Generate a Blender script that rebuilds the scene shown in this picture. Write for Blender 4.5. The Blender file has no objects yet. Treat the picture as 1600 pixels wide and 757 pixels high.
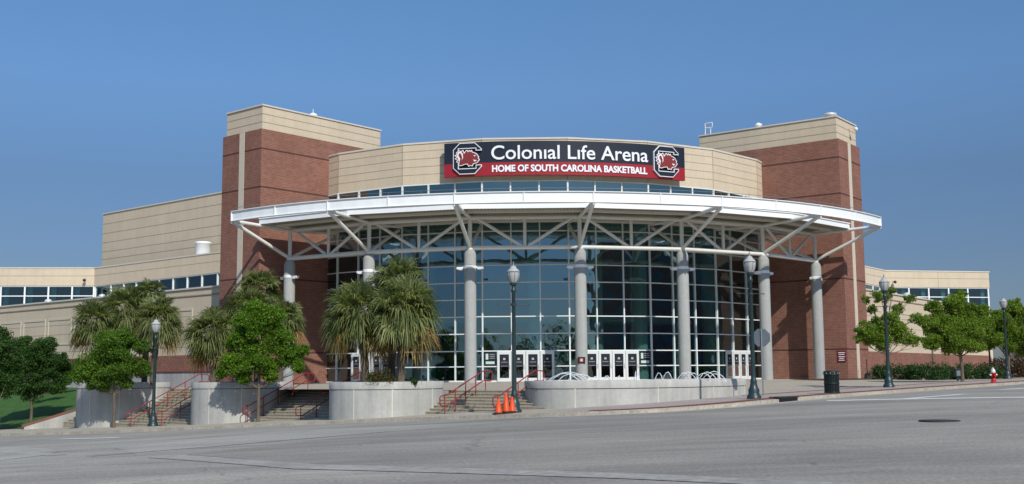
import bpy, bmesh, math, random
import numpy as np
from mathutils import Vector, Matrix
random.seed(7); RS=np.random.RandomState(11)
scene=bpy.context.scene; COL=scene.collection
rad=math.radians
# ------------------------------------------------------------------ camera
CAMP=(1751.024,-0.1169,0.1183,-0.0079); CAM=np.array([-14.7203,-112.3727,0.5178])
def cam_axes():
    f0,yaw,pitch,roll=CAMP
    f=np.array([-math.sin(yaw)*math.cos(pitch),math.cos(yaw)*math.cos(pitch),math.sin(pitch)])
    r=np.array([math.cos(yaw),math.sin(yaw),0]); u=np.cross(r,f)
    return math.cos(roll)*r+math.sin(roll)*u, -math.sin(roll)*r+math.cos(roll)*u, f
CR,CU,CF=cam_axes()
cd=bpy.data.cameras.new('camera'); cam=bpy.data.objects.new('camera',cd); COL.objects.link(cam)
cd.sensor_width=36; cd.lens=CAMP[0]/1600*36; cd.clip_start=0.1; cd.clip_end=5000
m=Matrix(((CR[0],CU[0],-CF[0],CAM[0]),(CR[1],CU[1],-CF[1],CAM[1]),(CR[2],CU[2],-CF[2],CAM[2]),(0,0,0,1)))
cam.matrix_world=m; scene.camera=cam
# ------------------------------------------------------------------ light
SUN_AZ,SUN_EL=rad(16),rad(39)       # azimuth right of the building's front (-Y)
w=bpy.data.worlds.new('World'); scene.world=w; w.use_nodes=True
nt=w.node_tree; bg=nt.nodes['Background']; sky=nt.nodes.new('ShaderNodeTexSky')
sky.sky_type='NISHITA'; sky.sun_disc=False; sky.sun_elevation=SUN_EL; sky.sun_rotation=math.pi-SUN_AZ
sky.altitude=0; sky.air_density=1.0; sky.dust_density=0.6; sky.ozone_density=4.0
# a hazy summer sky: the murk near the horizon takes light out of it
tcw=nt.nodes.new('ShaderNodeTexCoord'); sep=nt.nodes.new('ShaderNodeSeparateXYZ'); nt.links.new(tcw.outputs['Generated'],sep.inputs[0])
rw=nt.nodes.new('ShaderNodeValToRGB'); el=rw.color_ramp.elements
while len(el)<6: el.new(.5)
for i,(p_,c_) in enumerate(((0,(.27,.30,.39)),(.1,(.298,.335,.425)),(.17,(.35,.405,.485)),(.25,(.51,.62,.72)),(.34,(.555,.715,.80)),(.65,(.9,.96,1.0)))): el[i].position=p_; el[i].color=(*c_,1)  # topmost stop kept brighter, out of view, to add fill light
mxw=nt.nodes.new('ShaderNodeMix'); mxw.data_type='RGBA'; mxw.blend_type='MULTIPLY'; mxw.inputs['Factor'].default_value=1
nt.links.new(sep.outputs[2],rw.inputs[0]); nt.links.new(sky.outputs[0],mxw.inputs[6]); nt.links.new(rw.outputs[0],mxw.inputs[7])
nt.links.new(mxw.outputs[2],bg.inputs['Color']); bg.inputs['Strength'].default_value=0.118
sl=bpy.data.lights.new('sun','SUN'); sl.energy=3.15; sl.angle=rad(0.6); sl.color=(1.0,0.95,0.87)
so=bpy.data.objects.new('sun',sl); COL.objects.link(so)
sd=Vector((math.sin(SUN_AZ)*math.cos(SUN_EL),-math.cos(SUN_AZ)*math.cos(SUN_EL),math.sin(SUN_EL)))
so.rotation_euler=sd.to_track_quat('Z','Y').to_euler()
scene.view_settings.view_transform='Standard'; scene.view_settings.look='None'
scene.view_settings.exposure=0.28; scene.view_settings.gamma=1.0; scene.view_settings.use_curve_mapping=False
scene.cycles.max_bounces=8; scene.cycles.transparent_max_bounces=12; scene.cycles.sample_clamp_indirect=6
# ------------------------------------------------------------------ materials
def nmat(name):
    m=bpy.data.materials.new(name); m.use_nodes=True
    return m,m.node_tree,m.node_tree.nodes['Principled BSDF']
def ramp(nt,fac,stops):
    r=nt.nodes.new('ShaderNodeValToRGB'); e=r.color_ramp.elements
    while len(e)<len(stops): e.new(0.5)
    for i,(p,c) in enumerate(stops): e[i].position=p; e[i].color=(*c,1)
    nt.links.new(fac,r.inputs[0]); return r.outputs[0]
def noise(nt,scale,detail=4,rough=.6,coord='UV',dim=None,stretch=None):
    tc=nt.nodes.new('ShaderNodeTexCoord'); n=nt.nodes.new('ShaderNodeTexNoise')
    n.inputs['Scale'].default_value=scale; n.inputs['Detail'].default_value=detail; n.inputs['Roughness'].default_value=rough
    src=tc.outputs[coord]
    if stretch:
        mp=nt.nodes.new('ShaderNodeMapping'); mp.inputs['Scale'].default_value=stretch; nt.links.new(src,mp.inputs[0]); src=mp.outputs[0]
    nt.links.new(src,n.inputs['Vector']); return n.outputs['Fac']
def mixc(nt,a,b,fac,mode='MIX'):
    mx=nt.nodes.new('ShaderNodeMix'); mx.data_type='RGBA'; mx.blend_type=mode
    for sk,v in ((mx.inputs['Factor'],fac),(mx.inputs[6],a),(mx.inputs[7],b)):
        if isinstance(v,(tuple,list)): sk.default_value=(*v,1)
        elif isinstance(v,(int,float)): sk.default_value=v
        else: nt.links.new(v,sk)
    return mx.outputs[2]
def bump(nt,h,b,strength=.3,dist=.02):
    bp=nt.nodes.new('ShaderNodeBump'); bp.inputs['Strength'].default_value=strength; bp.inputs['Distance'].default_value=dist
    nt.links.new(h,bp.inputs['Height']); nt.links.new(bp.outputs[0],b.inputs['Normal'])
def simple(name,col,rough=.7,var=.12,scale=1.5,metal=0,spec=.3,coord='UV',bumpy=0,stretch=None,scale2=None):
    m,nt,b=nmat(name)
    n=noise(nt,scale,5,.65,coord,stretch=stretch)
    lo=tuple(c*(1-var) for c in col); hi=tuple(min(1,c*(1+var)) for c in col)
    c=ramp(nt,n,[(.3,lo),(.7,hi)])
    if scale2:
        n2=noise(nt,scale2,3,.6,coord); c=mixc(nt,c,ramp(nt,n2,[(.3,(.75,.75,.75)),(.7,(1.15,1.15,1.15))]),1.0,'MULTIPLY')
    nt.links.new(c,b.inputs['Base Color'])
    b.inputs['Roughness'].default_value=rough; b.inputs['Metallic'].default_value=metal; b.inputs['Specular IOR Level'].default_value=spec
    if bumpy: bump(nt,n,b,bumpy,.02)
    return m
def brick_mat(name,c1,c2,mortar,bw=.3,bh=.1,msize=.014):
    m,nt,b=nmat(name); tc=nt.nodes.new('ShaderNodeTexCoord'); br=nt.nodes.new('ShaderNodeTexBrick')
    nt.links.new(tc.outputs['UV'],br.inputs['Vector'])
    br.inputs['Scale'].default_value=1; br.inputs['Brick Width'].default_value=bw; br.inputs['Row Height'].default_value=bh
    br.inputs['Mortar Size'].default_value=msize; br.inputs['Bias'].default_value=0.0
    br.inputs['Color1'].default_value=(*c1,1); br.inputs['Color2'].default_value=(*c2,1); br.inputs['Mortar'].default_value=(*mortar,1)
    n=noise(nt,.35,6,.7); c=mixc(nt,br.outputs['Color'],ramp(nt,n,[(.3,(.84,.82,.82)),(.7,(1.12,1.12,1.12))]),1.0,'MULTIPLY')
    n2=noise(nt,3.2,3,.7,stretch=(.6,1,1)); c=mixc(nt,c,ramp(nt,n2,[(.35,(.88,.88,.89)),(.68,(1.10,1.08,1.08))]),1.0,'MULTIPLY')
    nt.links.new(c,b.inputs['Base Color']); b.inputs['Roughness'].default_value=.88; b.inputs['Specular IOR Level'].default_value=.2
    return m
def asphalt(name,base,light,sc=1.0):
    m,nt,b=nmat(name)
    n1=noise(nt,.11*sc,6,.7,stretch=(1,1.6,1)); n2=noise(nt,13,4,.75); n3=noise(nt,.7,5,.7,stretch=(.35,1.5,1))
    c=ramp(nt,n1,[(.3,base),(.72,light)])
    c=mixc(nt,c,ramp(nt,n2,[(.3,(.60,.60,.60)),(.5,(1,1,1)),(.7,(1.5,1.5,1.47))]),.8,'MULTIPLY')
    c=mixc(nt,c,ramp(nt,n3,[(.32,(.85,.85,.86)),(.62,(1.07,1.07,1.06))]),1.0,'MULTIPLY')
    n4=noise(nt,.22*sc,5,.65,stretch=(.25,1.3,1)); c=mixc(nt,c,ramp(nt,n4,[(.36,(.80,.80,.81)),(.5,(1,1,1)),(.64,(1.12,1.12,1.10))]),1.0,'MULTIPLY')
    tc=nt.nodes.new('ShaderNodeTexCoord'); nv=nt.nodes.new('ShaderNodeTexNoise'); nv.inputs['Scale'].default_value=.6; nt.links.new(tc.outputs['UV'],nv.inputs['Vector'])
    ad=nt.nodes.new('ShaderNodeVectorMath'); ad.operation='MULTIPLY_ADD'; nt.links.new(nv.outputs['Color'],ad.inputs[0]); ad.inputs[1].default_value=(2.2,2.2,0); nt.links.new(tc.outputs['UV'],ad.inputs[2])
    vo=nt.nodes.new('ShaderNodeTexVoronoi'); vo.feature='DISTANCE_TO_EDGE'; vo.inputs['Scale'].default_value=.11*sc; nt.links.new(ad.outputs[0],vo.inputs['Vector'])
    cr=ramp(nt,vo.outputs['Distance'],[(0,(.66,.66,.66)),(.004,(1,1,1))]); mk=ramp(nt,noise(nt,.16,3,.6),[(.46,(0,0,0)),(.56,(1,1,1))])
    c=mixc(nt,c,mixc(nt,(1,1,1),cr,mk),1.0,'MULTIPLY')
    nt.links.new(c,b.inputs['Base Color']); b.inputs['Roughness'].default_value=.92; b.inputs['Specular IOR Level'].default_value=.15
    bump(nt,n2,b,.5,.012); return m
def leafmat(name,c1,c2,trans=.35):
    m,nt,b=nmat(name); g=nt.nodes.new('ShaderNodeNewGeometry')
    n=noise(nt,.9,3,.6,'Object')
    c=mixc(nt,ramp(nt,g.outputs['Random Per Island'],[(0,c1),(1,c2)]),ramp(nt,n,[(.3,(.62,.68,.6)),(.7,(1.25,1.2,1.2))]),1.0,'MULTIPLY')
    nt.links.new(c,b.inputs['Base Color']); b.inputs['Roughness'].default_value=.5; b.inputs['Specular IOR Level'].default_value=.3
    t=nt.nodes.new('ShaderNodeBsdfTranslucent'); nt.links.new(mixc(nt,c,(1.25,1.3,.5),1.0,'MULTIPLY'),t.inputs[0])
    mx=nt.nodes.new('ShaderNodeMixShader'); mx.inputs[0].default_value=trans
    nt.links.new(b.outputs[0],mx.inputs[1]); nt.links.new(t.outputs[0],mx.inputs[2])
    nt.links.new(mx.outputs[0],nt.nodes['Material Output'].inputs[0]); return m
def glassmat(name,tint,refl=.2,gl=(.85,.95,1),wavy=.02):
    m,nt,b=nmat(name); nt.nodes.remove(b)
    tr=nt.nodes.new('ShaderNodeBsdfTransparent'); tr.inputs[0].default_value=(*tint,1)
    gs=nt.nodes.new('ShaderNodeBsdfGlossy'); gs.inputs['Color'].default_value=(*gl,1); gs.inputs['Roughness'].default_value=.015
    lw=nt.nodes.new('ShaderNodeLayerWeight'); lw.inputs[0].default_value=.35
    mr=nt.nodes.new('ShaderNodeMapRange'); mr.inputs['To Min'].default_value=refl; mr.inputs['To Max'].default_value=1
    nt.links.new(lw.outputs['Fresnel'],mr.inputs['Value'])
    n=noise(nt,.45,2,.5); bp=nt.nodes.new('ShaderNodeBump'); bp.inputs['Strength'].default_value=wavy; bp.inputs['Distance'].default_value=.5
    nt.links.new(n,bp.inputs['Height']); nt.links.new(bp.outputs[0],gs.inputs['Normal'])
    mx=nt.nodes.new('ShaderNodeMixShader'); nt.links.new(mr.outputs[0],mx.inputs[0]); nt.links.new(tr.outputs[0],mx.inputs[1]); nt.links.new(gs.outputs[0],mx.inputs[2])
    nt.links.new(mx.outputs[0],nt.nodes['Material Output'].inputs[0]); return m
M={}
def weather(name,col,rough,spots,streak,base=None,coord='Object',spec=.15):
    m,nt,b=nmat(name)
    n=noise(nt,.45,6,.7,coord); c=ramp(nt,n,[(.28,tuple(x*(1-spots) for x in col)),(.72,tuple(min(1,x*(1+spots)) for x in col))])
    n2=noise(nt,1.6,5,.7,coord,stretch=(1,1,.09) if coord=='Object' else (1,.09,1)); c=mixc(nt,c,ramp(nt,n2,[(.30,(1-streak*1.4,)*3),(.55,(1,1,1)),(.75,(1+streak*.6,)*3)]),1.0,'MULTIPLY')
    n3=noise(nt,6,4,.7,coord); c=mixc(nt,c,ramp(nt,n3,[(.3,(.93,.93,.93)),(.7,(1.06,1.06,1.06))]),1.0,'MULTIPLY')
    nt.links.new(c,b.inputs['Base Color']); b.inputs['Roughness'].default_value=rough; b.inputs['Specular IOR Level'].default_value=spec; return m
M['brick']=brick_mat('red_brick',(.215,.092,.063),(.27,.120,.084),(.29,.185,.145),.40,.133,.016)
M['brick_joint']=simple('brick_joint',(.085,.04,.033),.9)
M['cream']=weather('cream_block',(.60,.51,.378),.92,.06,.05,coord='UV')
M['cream_joint']=simple('cream_joint',(.33,.27,.20),.9)
M['cream_trim']=simple('cream_trim',(.60,.53,.42),.8,.05)
M['coping']=simple('coping_metal',(.62,.58,.50),.5,.05)
M['concrete']=weather('concrete',(.44,.44,.41),.88,.15,.16)
M['col_conc']=weather('column_concrete',(.36,.375,.36),.85,.08,.08)
M['plaza']=simple('plaza_paving',(.42,.37,.29),.9,.1,.4,scale2=5)
M['pavers']=simple('pink_pavers',(.40,.34,.30),.9,.1,.6,scale2=8)
M['sidewalk']=simple('sidewalk_concrete',(.42,.385,.31),.9,.14,.5,scale2=6)
M['kerb']=simple('kerb_concrete',(.40,.36,.29),.9,.25,1.1,scale2=9)
M['gutter']=simple('gutter_concrete',(.40,.385,.335),.9,.15,.7,scale2=7)
M['redbrick_line']=simple('red_paver_band',(.24,.085,.065),.9,.15,2)
M['stair']=simple('stair_concrete',(.35,.315,.24),.9,.15,.9,scale2=6)
M['asphalt_old']=asphalt('old_asphalt',(.27,.26,.24),(.38,.37,.335))
M['asphalt_new']=asphalt('newer_asphalt',(.262,.247,.218),(.315,.297,.262))
M['strip']=simple('concrete_strip',(.345,.335,.30),.9,.2,.5,scale2=4)
M['paint_white']=simple('road_paint',(.62,.62,.58),.7,.15,2)
M['crack']=simple('old_joint',(.15,.147,.14),.9,.4,3)
M['asphalt_pale']=asphalt('pale_asphalt',(.32,.307,.27),(.42,.405,.36))
M['iron']=simple('cast_iron',(.035,.035,.035),.7,.2,8)
M['white']=simple('white_paint',(.84,.87,.87),.35,.03,.7,spec=.4)
M['offwhite']=simple('offwhite_steel',(.73,.735,.69),.45,.05,.8)
M['deck']=simple('roof_deck',(.40,.36,.28),.7,.08,2)
M['alu']=simple('aluminium_frame',(.72,.76,.75),.4,.04,1)
M['door_white']=simple('door_frame_paint',(.66,.70,.70),.4,.04,1)
M['glass']=glassmat('curtain_glass',(.46,.68,.66),.27,(.58,.88,1.0),.05)
M['strip_glass']=glassmat('strip_glass',(.30,.50,.48),.30,(.72,.93,.86))
M['wing_glass']=glassmat('wing_glass',(.34,.58,.60),.10,(.65,.85,.95))
M['door_glass']=glassmat('door_glass',(.12,.15,.16),.1)
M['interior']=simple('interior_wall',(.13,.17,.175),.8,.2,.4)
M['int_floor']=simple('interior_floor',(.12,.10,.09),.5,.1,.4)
M['int_col']=simple('interior_column_paint',(.50,.66,.60),.6,.05)
M['dark']=simple('dark_void',(.012,.012,.012),.9)
M['navy']=simple('navy_panel',(.014,.020,.034),.45,.08,.6)
M['red']=simple('garnet_panel',(.30,.018,.028),.45,.06,.6)
M['letter']=simple('white_letter',(.80,.82,.84),.4,.02)
M['garnet']=simple('garnet_enamel',(.22,.035,.035),.4,.1,3)
M['rail']=simple('red_rail_paint',(.27,.03,.032),.45,.12,4)
M['green']=simple('green_cast_iron',(.018,.042,.046),.4,.15,6,spec=.5)
M['bin']=simple('bin_green',(.014,.024,.023),.45,.15,6)
M['globe']=glassmat('lamp_glass',(.80,.80,.76),.35,(1,1,1),.3)
M['globe_white']=simple('frosted_white',(.42,.43,.42),.3,.05)
M['orange']=simple('cone_orange',(.72,.085,.018),.45,.06,4)
M['rubber']=simple('black_rubber',(.035,.02,.02),.8,.2,5)
M['sign_back']=simple('shaded_aluminium_back',(.10,.125,.145),.5,.1,3,metal=.2)  # shade on the sign's back is put into this darker grey
M['grey_metal']=simple('grey_sign_back',(.20,.235,.25),.45,.08,3,metal=.4)
M['hydrant']=simple('hydrant_red',(.42,.02,.02),.4,.1,6)
M['silver']=simple('silver_paint',(.68,.68,.70),.35,.05,5,metal=.2)
M['maroon']=simple('maroon_sign',(.16,.018,.03),.5,.05)
M['bark']=simple('bark',(.135,.105,.08),.95,.3,3,coord='Object',bumpy=.5,stretch=(3,3,.6))
M['palm_trunk']=simple('palm_trunk',(.13,.10,.075),.95,.4,5,coord='Object',bumpy=.8,stretch=(1,1,4))
M['leaf_bright']=leafmat('leaf_bright',(.075,.175,.012),(.18,.31,.028),.45)
M['leaf_mid']=leafmat('leaf_mid',(.055,.135,.012),(.14,.25,.026),.42)
M['leaf_dark']=leafmat('leaf_dark',(.026,.075,.014),(.065,.14,.026),.34)
M['leaf_light']=leafmat('leaf_light',(.12,.22,.022),(.24,.35,.05),.45)
M['leaf_shrub']=leafmat('leaf_shrub',(.018,.06,.014),(.045,.11,.026),.25)
M['leaf_red']=leafmat('leaf_red',(.07,.03,.02),(.10,.07,.03),.2)
M['flower']=leafmat('flower_red',(.22,.01,.02),(.12,.01,.015),.2)
M['palm_leaf']=leafmat('palm_leaf',(.085,.125,.038),(.29,.32,.14),.40)
M['palm_dead']=leafmat('palm_dead',(.20,.15,.04),(.42,.27,.11),.3)
M['mulch']=simple('mulch',(.085,.045,.03),.95,.3,6)
M['grass']=simple('grass',(.045,.115,.02),.95,.3,1.5,scale2=30,bumpy=.6)
M['ground']=asphalt('ground_surface',(.265,.252,.224),(.39,.374,.33))
M['water']=glassmat('pool_water',(.5,.6,.6),.1)
mw,nt_,b_=nmat('falling_water'); b_.inputs['Base Color'].default_value=(.88,.90,.92,1); b_.inputs['Roughness'].default_value=.35; b_.inputs['Alpha'].default_value=.6
M['spray']=mw
# ------------------------------------------------------------------ mesh builder
class MB:
    def __init__(s): s.v=[]; s.f=[]; s.mi=[]; s.sm=[]
    def add(s,vs,fs,mi=0,sm=False):
        o=len(s.v); s.v+= [tuple(map(float,p)) for p in vs]
        for f in fs: s.f.append(tuple(i+o for i in f)); s.mi.append(mi); s.sm.append(sm)
    def box(s,x0,x1,y0,y1,z0,z1,fr=None,mi=0):
        P=[(x,y,z) for z in (z0,z1) for y in (y0,y1) for x in (x0,x1)]
        if fr: P=[fr(*p) for p in P]
        s.add(P,[(0,2,3,1),(4,5,7,6),(0,1,5,4),(1,3,7,5),(3,2,6,7),(2,0,4,6)],mi)
    def quad(s,a,b,c,d,mi=0): s.add([a,b,c,d],[(0,1,2,3)],mi)
    def rings(s,rs,mi=0,cap=True,sm=True,closed=True):
        n=len(rs[0]); vs=[p for r in rs for p in r]; fs=[]
        for i in range(len(rs)-1):
            for j in range(n if closed else n-1):
                a=i*n+j; b=i*n+(j+1)%n; fs.append((a,b,b+n,a+n))
        s.add(vs,fs,mi,sm)
        if cap: s.add(rs[0],[tuple(range(n))[::-1]],mi); s.add(rs[-1],[tuple(range(n))],mi)
    def lathe(s,c,prof,n=20,mi=0,sm=True,cap=True):
        s.rings([[(c[0]+r*math.cos(2*math.pi*j/n),c[1]+r*math.sin(2*math.pi*j/n),c[2]+z) for j in range(n)] for r,z in prof],mi,cap,sm)
    def tube(s,pts,r,n=8,mi=0,cap=True):
        pts=[Vector(p) for p in pts]; rr=r if isinstance(r,(list,tuple)) else [r]*len(pts); rs=[]
        prev=None
        for i,p in enumerate(pts):
            d=(pts[min(i+1,len(pts)-1)]-pts[max(i-1,0)]).normalized()
            if prev is None:
                ref=Vector((0,0,1)) if abs(d.z)<.9 else Vector((1,0,0)); a=d.cross(ref).normalized()
            else: a=(prev-d*prev.dot(d)).normalized()
            prev=a; b=d.cross(a)
            rs.append([tuple(p+(a*math.cos(2*math.pi*j/n)+b*math.sin(2*math.pi*j/n))*rr[i]) for j in range(n)])
        s.rings(rs,mi,cap)
    def prism(s,poly,z0,z1,mi=0,mtop=None):
        n=len(poly)
        s.add([(x,y,z0) for x,y in poly]+[(x,y,z1) for x,y in poly],[(i,(i+1)%n,(i+1)%n+n,i+n) for i in range(n)],mi)
        s.add([(x,y,z1) for x,y in poly],[tuple(range(n))],mi if mtop is None else mtop)
        s.add([(x,y,z0) for x,y in poly],[tuple(range(n))[::-1]],mi)
    def build(s,name,mats,parent=None,loc=None):
        me=bpy.data.meshes.new(name); me.from_pydata(s.v,[],s.f); finish(me,mats,s.mi,s.sm)
        return link(name,me,parent,loc)
def finish(me,mats,mi=None,sm=None):
    if not isinstance(mats,(list,tuple)): mats=[mats]
    for k in mats: me.materials.append(M[k] if isinstance(k,str) else k)
    n=len(me.polygons)
    if mi: me.polygons.foreach_set('material_index',mi)
    if sm: me.polygons.foreach_set('use_smooth',sm)
    me.update(); box_uv(me)
def box_uv(me):
    uv=me.uv_layers.new(name='UVMap'); co=np.empty(len(me.vertices)*3,'f'); me.vertices.foreach_get('co',co); co=co.reshape(-1,3)
    nl=len(me.loops); vi=np.empty(nl,'i'); me.loops.foreach_get('vertex_index',vi)
    nrm=np.empty(len(me.polygons)*3,'f'); me.polygons.foreach_get('normal',nrm); nrm=nrm.reshape(-1,3)
    lt=np.empty(len(me.polygons),'i'); me.polygons.foreach_get('loop_total',lt); N=np.repeat(nrm,lt,axis=0)
    P=co[vi]; flat=np.abs(N[:,2])>.8
    h=np.hypot(N[:,0],N[:,1])+1e-9; u=(-N[:,1]*P[:,0]+N[:,0]*P[:,1])/h
    U=np.where(flat,P[:,0],u); V=np.where(flat,P[:,1],P[:,2])
    uv.data.foreach_set('uv',np.c_[U,V].astype('f').ravel())
def link(name,data,parent=None,loc=None):
    o=bpy.data.objects.new(name,data); COL.objects.link(o)
    if parent is not None: o.parent=parent
    if loc is not None: o.location=loc
    return o
def tag(o,label=None,cat=None,group=None,kind=None):
    for k,v in (('label',label),('category',cat),('group',group),('kind',kind)):
        if v: o[k]=v
    return o
def thing(name,loc,label,cat,group=None,rz=0):
    o=link(name,None,None,loc); o.rotation_euler=(0,0,rz); return tag(o,label,cat,group)
def copy_tree(o,parent=None):
    c=o.copy(); COL.objects.link(c)
    if parent is not None: c.parent=parent
    for ch in list(o.children): copy_tree(ch,c)
    return c
# ------------------------------------------------------------------ terrain
CP=np.array([(-27.33,-47.1,-2.28),(-9.36,-67.12,-1.11),(.65,-67,-.66),(12.56,-54.11,-.42),(31.2,-33.9,-.16),
(-14.7,-112.4,-1.08),(-48,-24,-3.1),(-75,5,-4.0),(60,-2,.1),(90,30,.2),(-14,-85,-1.15),(20,-90,-.7),(50,-60,-.2),(-50,-75,-2.6),(-60,-110,-2.0),(-90,-60,-4),(-14,-150,-1.1),(40,-140,-.9),(100,-80,0),(-100,-140,-2.5)])
def _fit():
    n=len(CP);D=np.hypot(CP[:,None,0]-CP[None,:,0],CP[:,None,1]-CP[None,:,1]);K=np.where(D>0,D*D*np.log(D+1e-9),0)+np.eye(n)
    P=np.c_[np.ones(n),CP[:,:2]];A=np.block([[K,P],[P.T,np.zeros((3,3))]]);return np.linalg.solve(A,np.r_[CP[:,2],0,0,0])
TW=_fit()
def tzv(x,y):
    x=np.asarray(x,float);y=np.asarray(y,float)
    D=np.hypot(x[...,None]-CP[:,0],y[...,None]-CP[:,1])
    z=np.where(D>0,D*D*np.log(D+1e-9),0)@TW[:-3]+TW[-3]+TW[-2]*x+TW[-1]*y
    r=np.hypot(x,y+60); k=np.clip((r-110)/60,0,1); k=k*k*(3-2*k)
    return z*(1-k)+np.clip(z,-2.5,-1.0)*k
def tz(x,y): return float(tzv(x,y))
KERB=[(-95,8),(-65,-19.5),(-50,-33.2),(-36,-45.9),(-26,-54.7),(-20.2,-59.4),(-16.2,-62.9),(-12.6,-66.2),(-9.8,-69.0),(-7.3,-71.1),(-4.9,-71.9),(-2.6,-71.3),(-.4,-69.9),(2.4,-67.5),(8.9,-61.9),(13.8,-57.4),(24.1,-47.8),(45,-28),(100,24)]
def catmull(P,n=6):
    P=[np.array(p,float) for p in P]; P=[2*P[0]-P[1]]+P+[2*P[-1]-P[-2]]; out=[]
    for i in range(1,len(P)-2):
        for j in range(n):
            t=j/n; a,b,c,d=P[i-1:i+3]
            out.append(.5*((2*b)+(c-a)*t+(2*a-5*b+4*c-d)*t*t+(3*b-a-3*c+d)*t**3))
    out.append(P[-2]); return np.array(out)
KP=catmull(KERB,6)
def offs(line,d):      # offset to the left-hand side (into the block)
    t=np.gradient(line,axis=0); t/=np.linalg.norm(t,axis=1)[:,None]; n=np.c_[-t[:,1],t[:,0]]
    return line+n*d
def kdist(x,y):
    p=np.stack([np.asarray(x,float),np.asarray(y,float)],-1)[...,None,:]; a=KP[:-1]; b=KP[1:]; ab=b-a
    t=np.clip(((p-a)*ab).sum(-1)/(ab*ab).sum(-1),0,1); q=a+t[...,None]*ab; d=np.linalg.norm(p-q,axis=-1)
    i=d.argmin(-1); dm=np.take_along_axis(d,i[...,None],-1)[...,0]
    cr=(ab[i,0]*(p[...,0,1]-a[i,1])-ab[i,1]*(p[...,0,0]-a[i,0]))
    return np.where(cr>0,dm,-dm)
def ss(a,b,x): t=np.clip((np.asarray(x,float)-a)/(b-a),0,1); return t*t*(3-2*t)
T_=np.array([.714,-.70]); U_=np.array([.70,.714])       # along / into the left street's kerb line
def SW(s,w): # local frame -> world
    A=np.array([T_,U_]); return np.linalg.solve(A,[s,w])
def plazaz(x,y):
    R=np.hypot(x,y); pl=-.16*np.clip((R-32)/18,0,1)
    f=np.maximum(ss(4.5,14,kdist(x,y)),1-ss(-9,2,x))
    return (tzv(x,y)+.13)*(1-f)+pl*f
def drape(name,poly,zf,mats,step=1.5,parent=None,thick=0):
    bm=bmesh.new(); f=bm.faces.new([bm.verts.new((float(x),float(y),0)) for x,y in poly])
    bmesh.ops.triangulate(bm,faces=[f])
    P=np.array(poly,float); lo=P.min(0); hi=P.max(0)
    for ax in (0,1):
        c=math.floor(lo[ax]/step)*step+step
        while c<hi[ax]:
            co=[0,0,0]; co[ax]=c; no=[0,0,0]; no[ax]=1
            bmesh.ops.bisect_plane(bm,geom=bm.verts[:]+bm.edges[:]+bm.faces[:],plane_co=co,plane_no=no); c+=step
    bm.verts.ensure_lookup_table(); X=np.array([v.co[:2] for v in bm.verts]); Z=zf(X[:,0],X[:,1])
    for v,z in zip(bm.verts,Z): v.co.z=float(z)
    bmesh.ops.recalc_face_normals(bm,faces=bm.faces)
    if sum(f.normal.z for f in bm.faces)<0: bmesh.ops.reverse_faces(bm,faces=bm.faces)
    me=bpy.data.meshes.new(name); bm.to_mesh(me); bm.free(); finish(me,mats); 
    return link(name,me,parent)
def stripmesh(name,line,offsets,zoffs,mats,parent=None):
    L=[offs(line,o) for o in offsets]; mb=MB(); n=len(line); vs=[];fs=[]
    zb=tzv(line[:,0],line[:,1])
    for k,(l,zo) in enumerate(zip(L,zoffs)):
        z=tzv(l[:,0],l[:,1])+zo
        vs+= [(x,y,zz) for (x,y),zz in zip(l,z)]
    for k in range(len(L)-1):
        for i in range(n-1): a=k*n+i; fs.append((a,a+1,a+1+n,a+n))
    mb.add(vs,fs); return mb.build(name,mats,parent)
def grid_axis(a,b,lo,hi,far):
    xs=list(np.arange(lo,hi+.01,1.5)); s=3
    x=lo; L=[]
    while x>-far: x-=s; L.append(x); s*=1.35
    x=hi; s=3; Rr=[]
    while x<far: x+=s; Rr.append(x); s*=1.35
    return np.array(L[::-1]+xs+Rr)
gx=grid_axis(0,0,-75,75,2600); gy=grid_axis(0,0,-125,45,2600)
X,Y=np.meshgrid(gx,gy); Z=tzv(X,Y); kd=kdist(X,Y); Z=Z-1.2*ss(1.5,4,kd)*ss(170,110,np.hypot(X,Y+40))
mb=MB(); nx=len(gx); mb.add(list(zip(X.ravel(),Y.ravel(),Z.ravel())),[(j*nx+i,j*nx+i+1,(j+1)*nx+i+1,(j+1)*nx+i) for j in range(len(gy)-1) for i in range(nx-1)],0,True)
tag(mb.build('road',['ground']),kind='structure')
# kerb and gutter
tag(stripmesh('gutter',KP,[-.55,0],[.004,.004],'gutter'),kind='structure')
tag(stripmesh('kerb',KP,[0,.02,.17,.17],[-.05,.13,.14,-.1],'kerb'),kind='structure')
# sidewalk and plaza
back=[SW(-25,-50.5),SW(4,-50.5),SW(4.9,-50.0),SW(22,-50.6),SW(28,-50.6),SW(34,-52.0),SW(39.3,-51.0),(-6.5,-62.0),(-2,-62),(1.5,-58.5)]
kin=offs(KP,.171); i0=int(np.argmin(np.hypot(kin[:,0]+66,kin[:,1]+18))); i1=int(np.argmin(np.hypot(kin[:,0]-7,kin[:,1]+63)))
sidez=lambda x,y: tzv(x,y)+.13
ic=int(np.argmin(np.hypot(kin[:,0]+8,kin[:,1]+70)))
side_left=[tuple(p) for p in kin[i0:ic+1]]+[tuple(p) for p in ([(-5.5,-62.5)]+back[:7][::-1])]
tag(drape('sidewalk',side_left,sidez,'sidewalk',1.2),kind='structure')
iend=int(np.argmin(np.hypot(kin[:,0]-88,kin[:,1]-14)))
k5=offs(KP,5.0)
right_walk=[tuple(p) for p in kin[ic:iend+1]]+[tuple(p) for p in k5[ic+4:iend+1][::-1]]
right_walk=[tuple(p) for p in kin[ic:iend+1]]+[tuple(p) for p in k5[i1:iend+1][::-1]]+[(3.6,-60.5),(1.5,-59),(-2,-62),(-5.5,-62.5)]
def rz(x,y): return plazaz(x,y)
tag(drape('paved_sidewalk',right_walk,sidez,'pavers',1.2),kind='structure')
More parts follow.
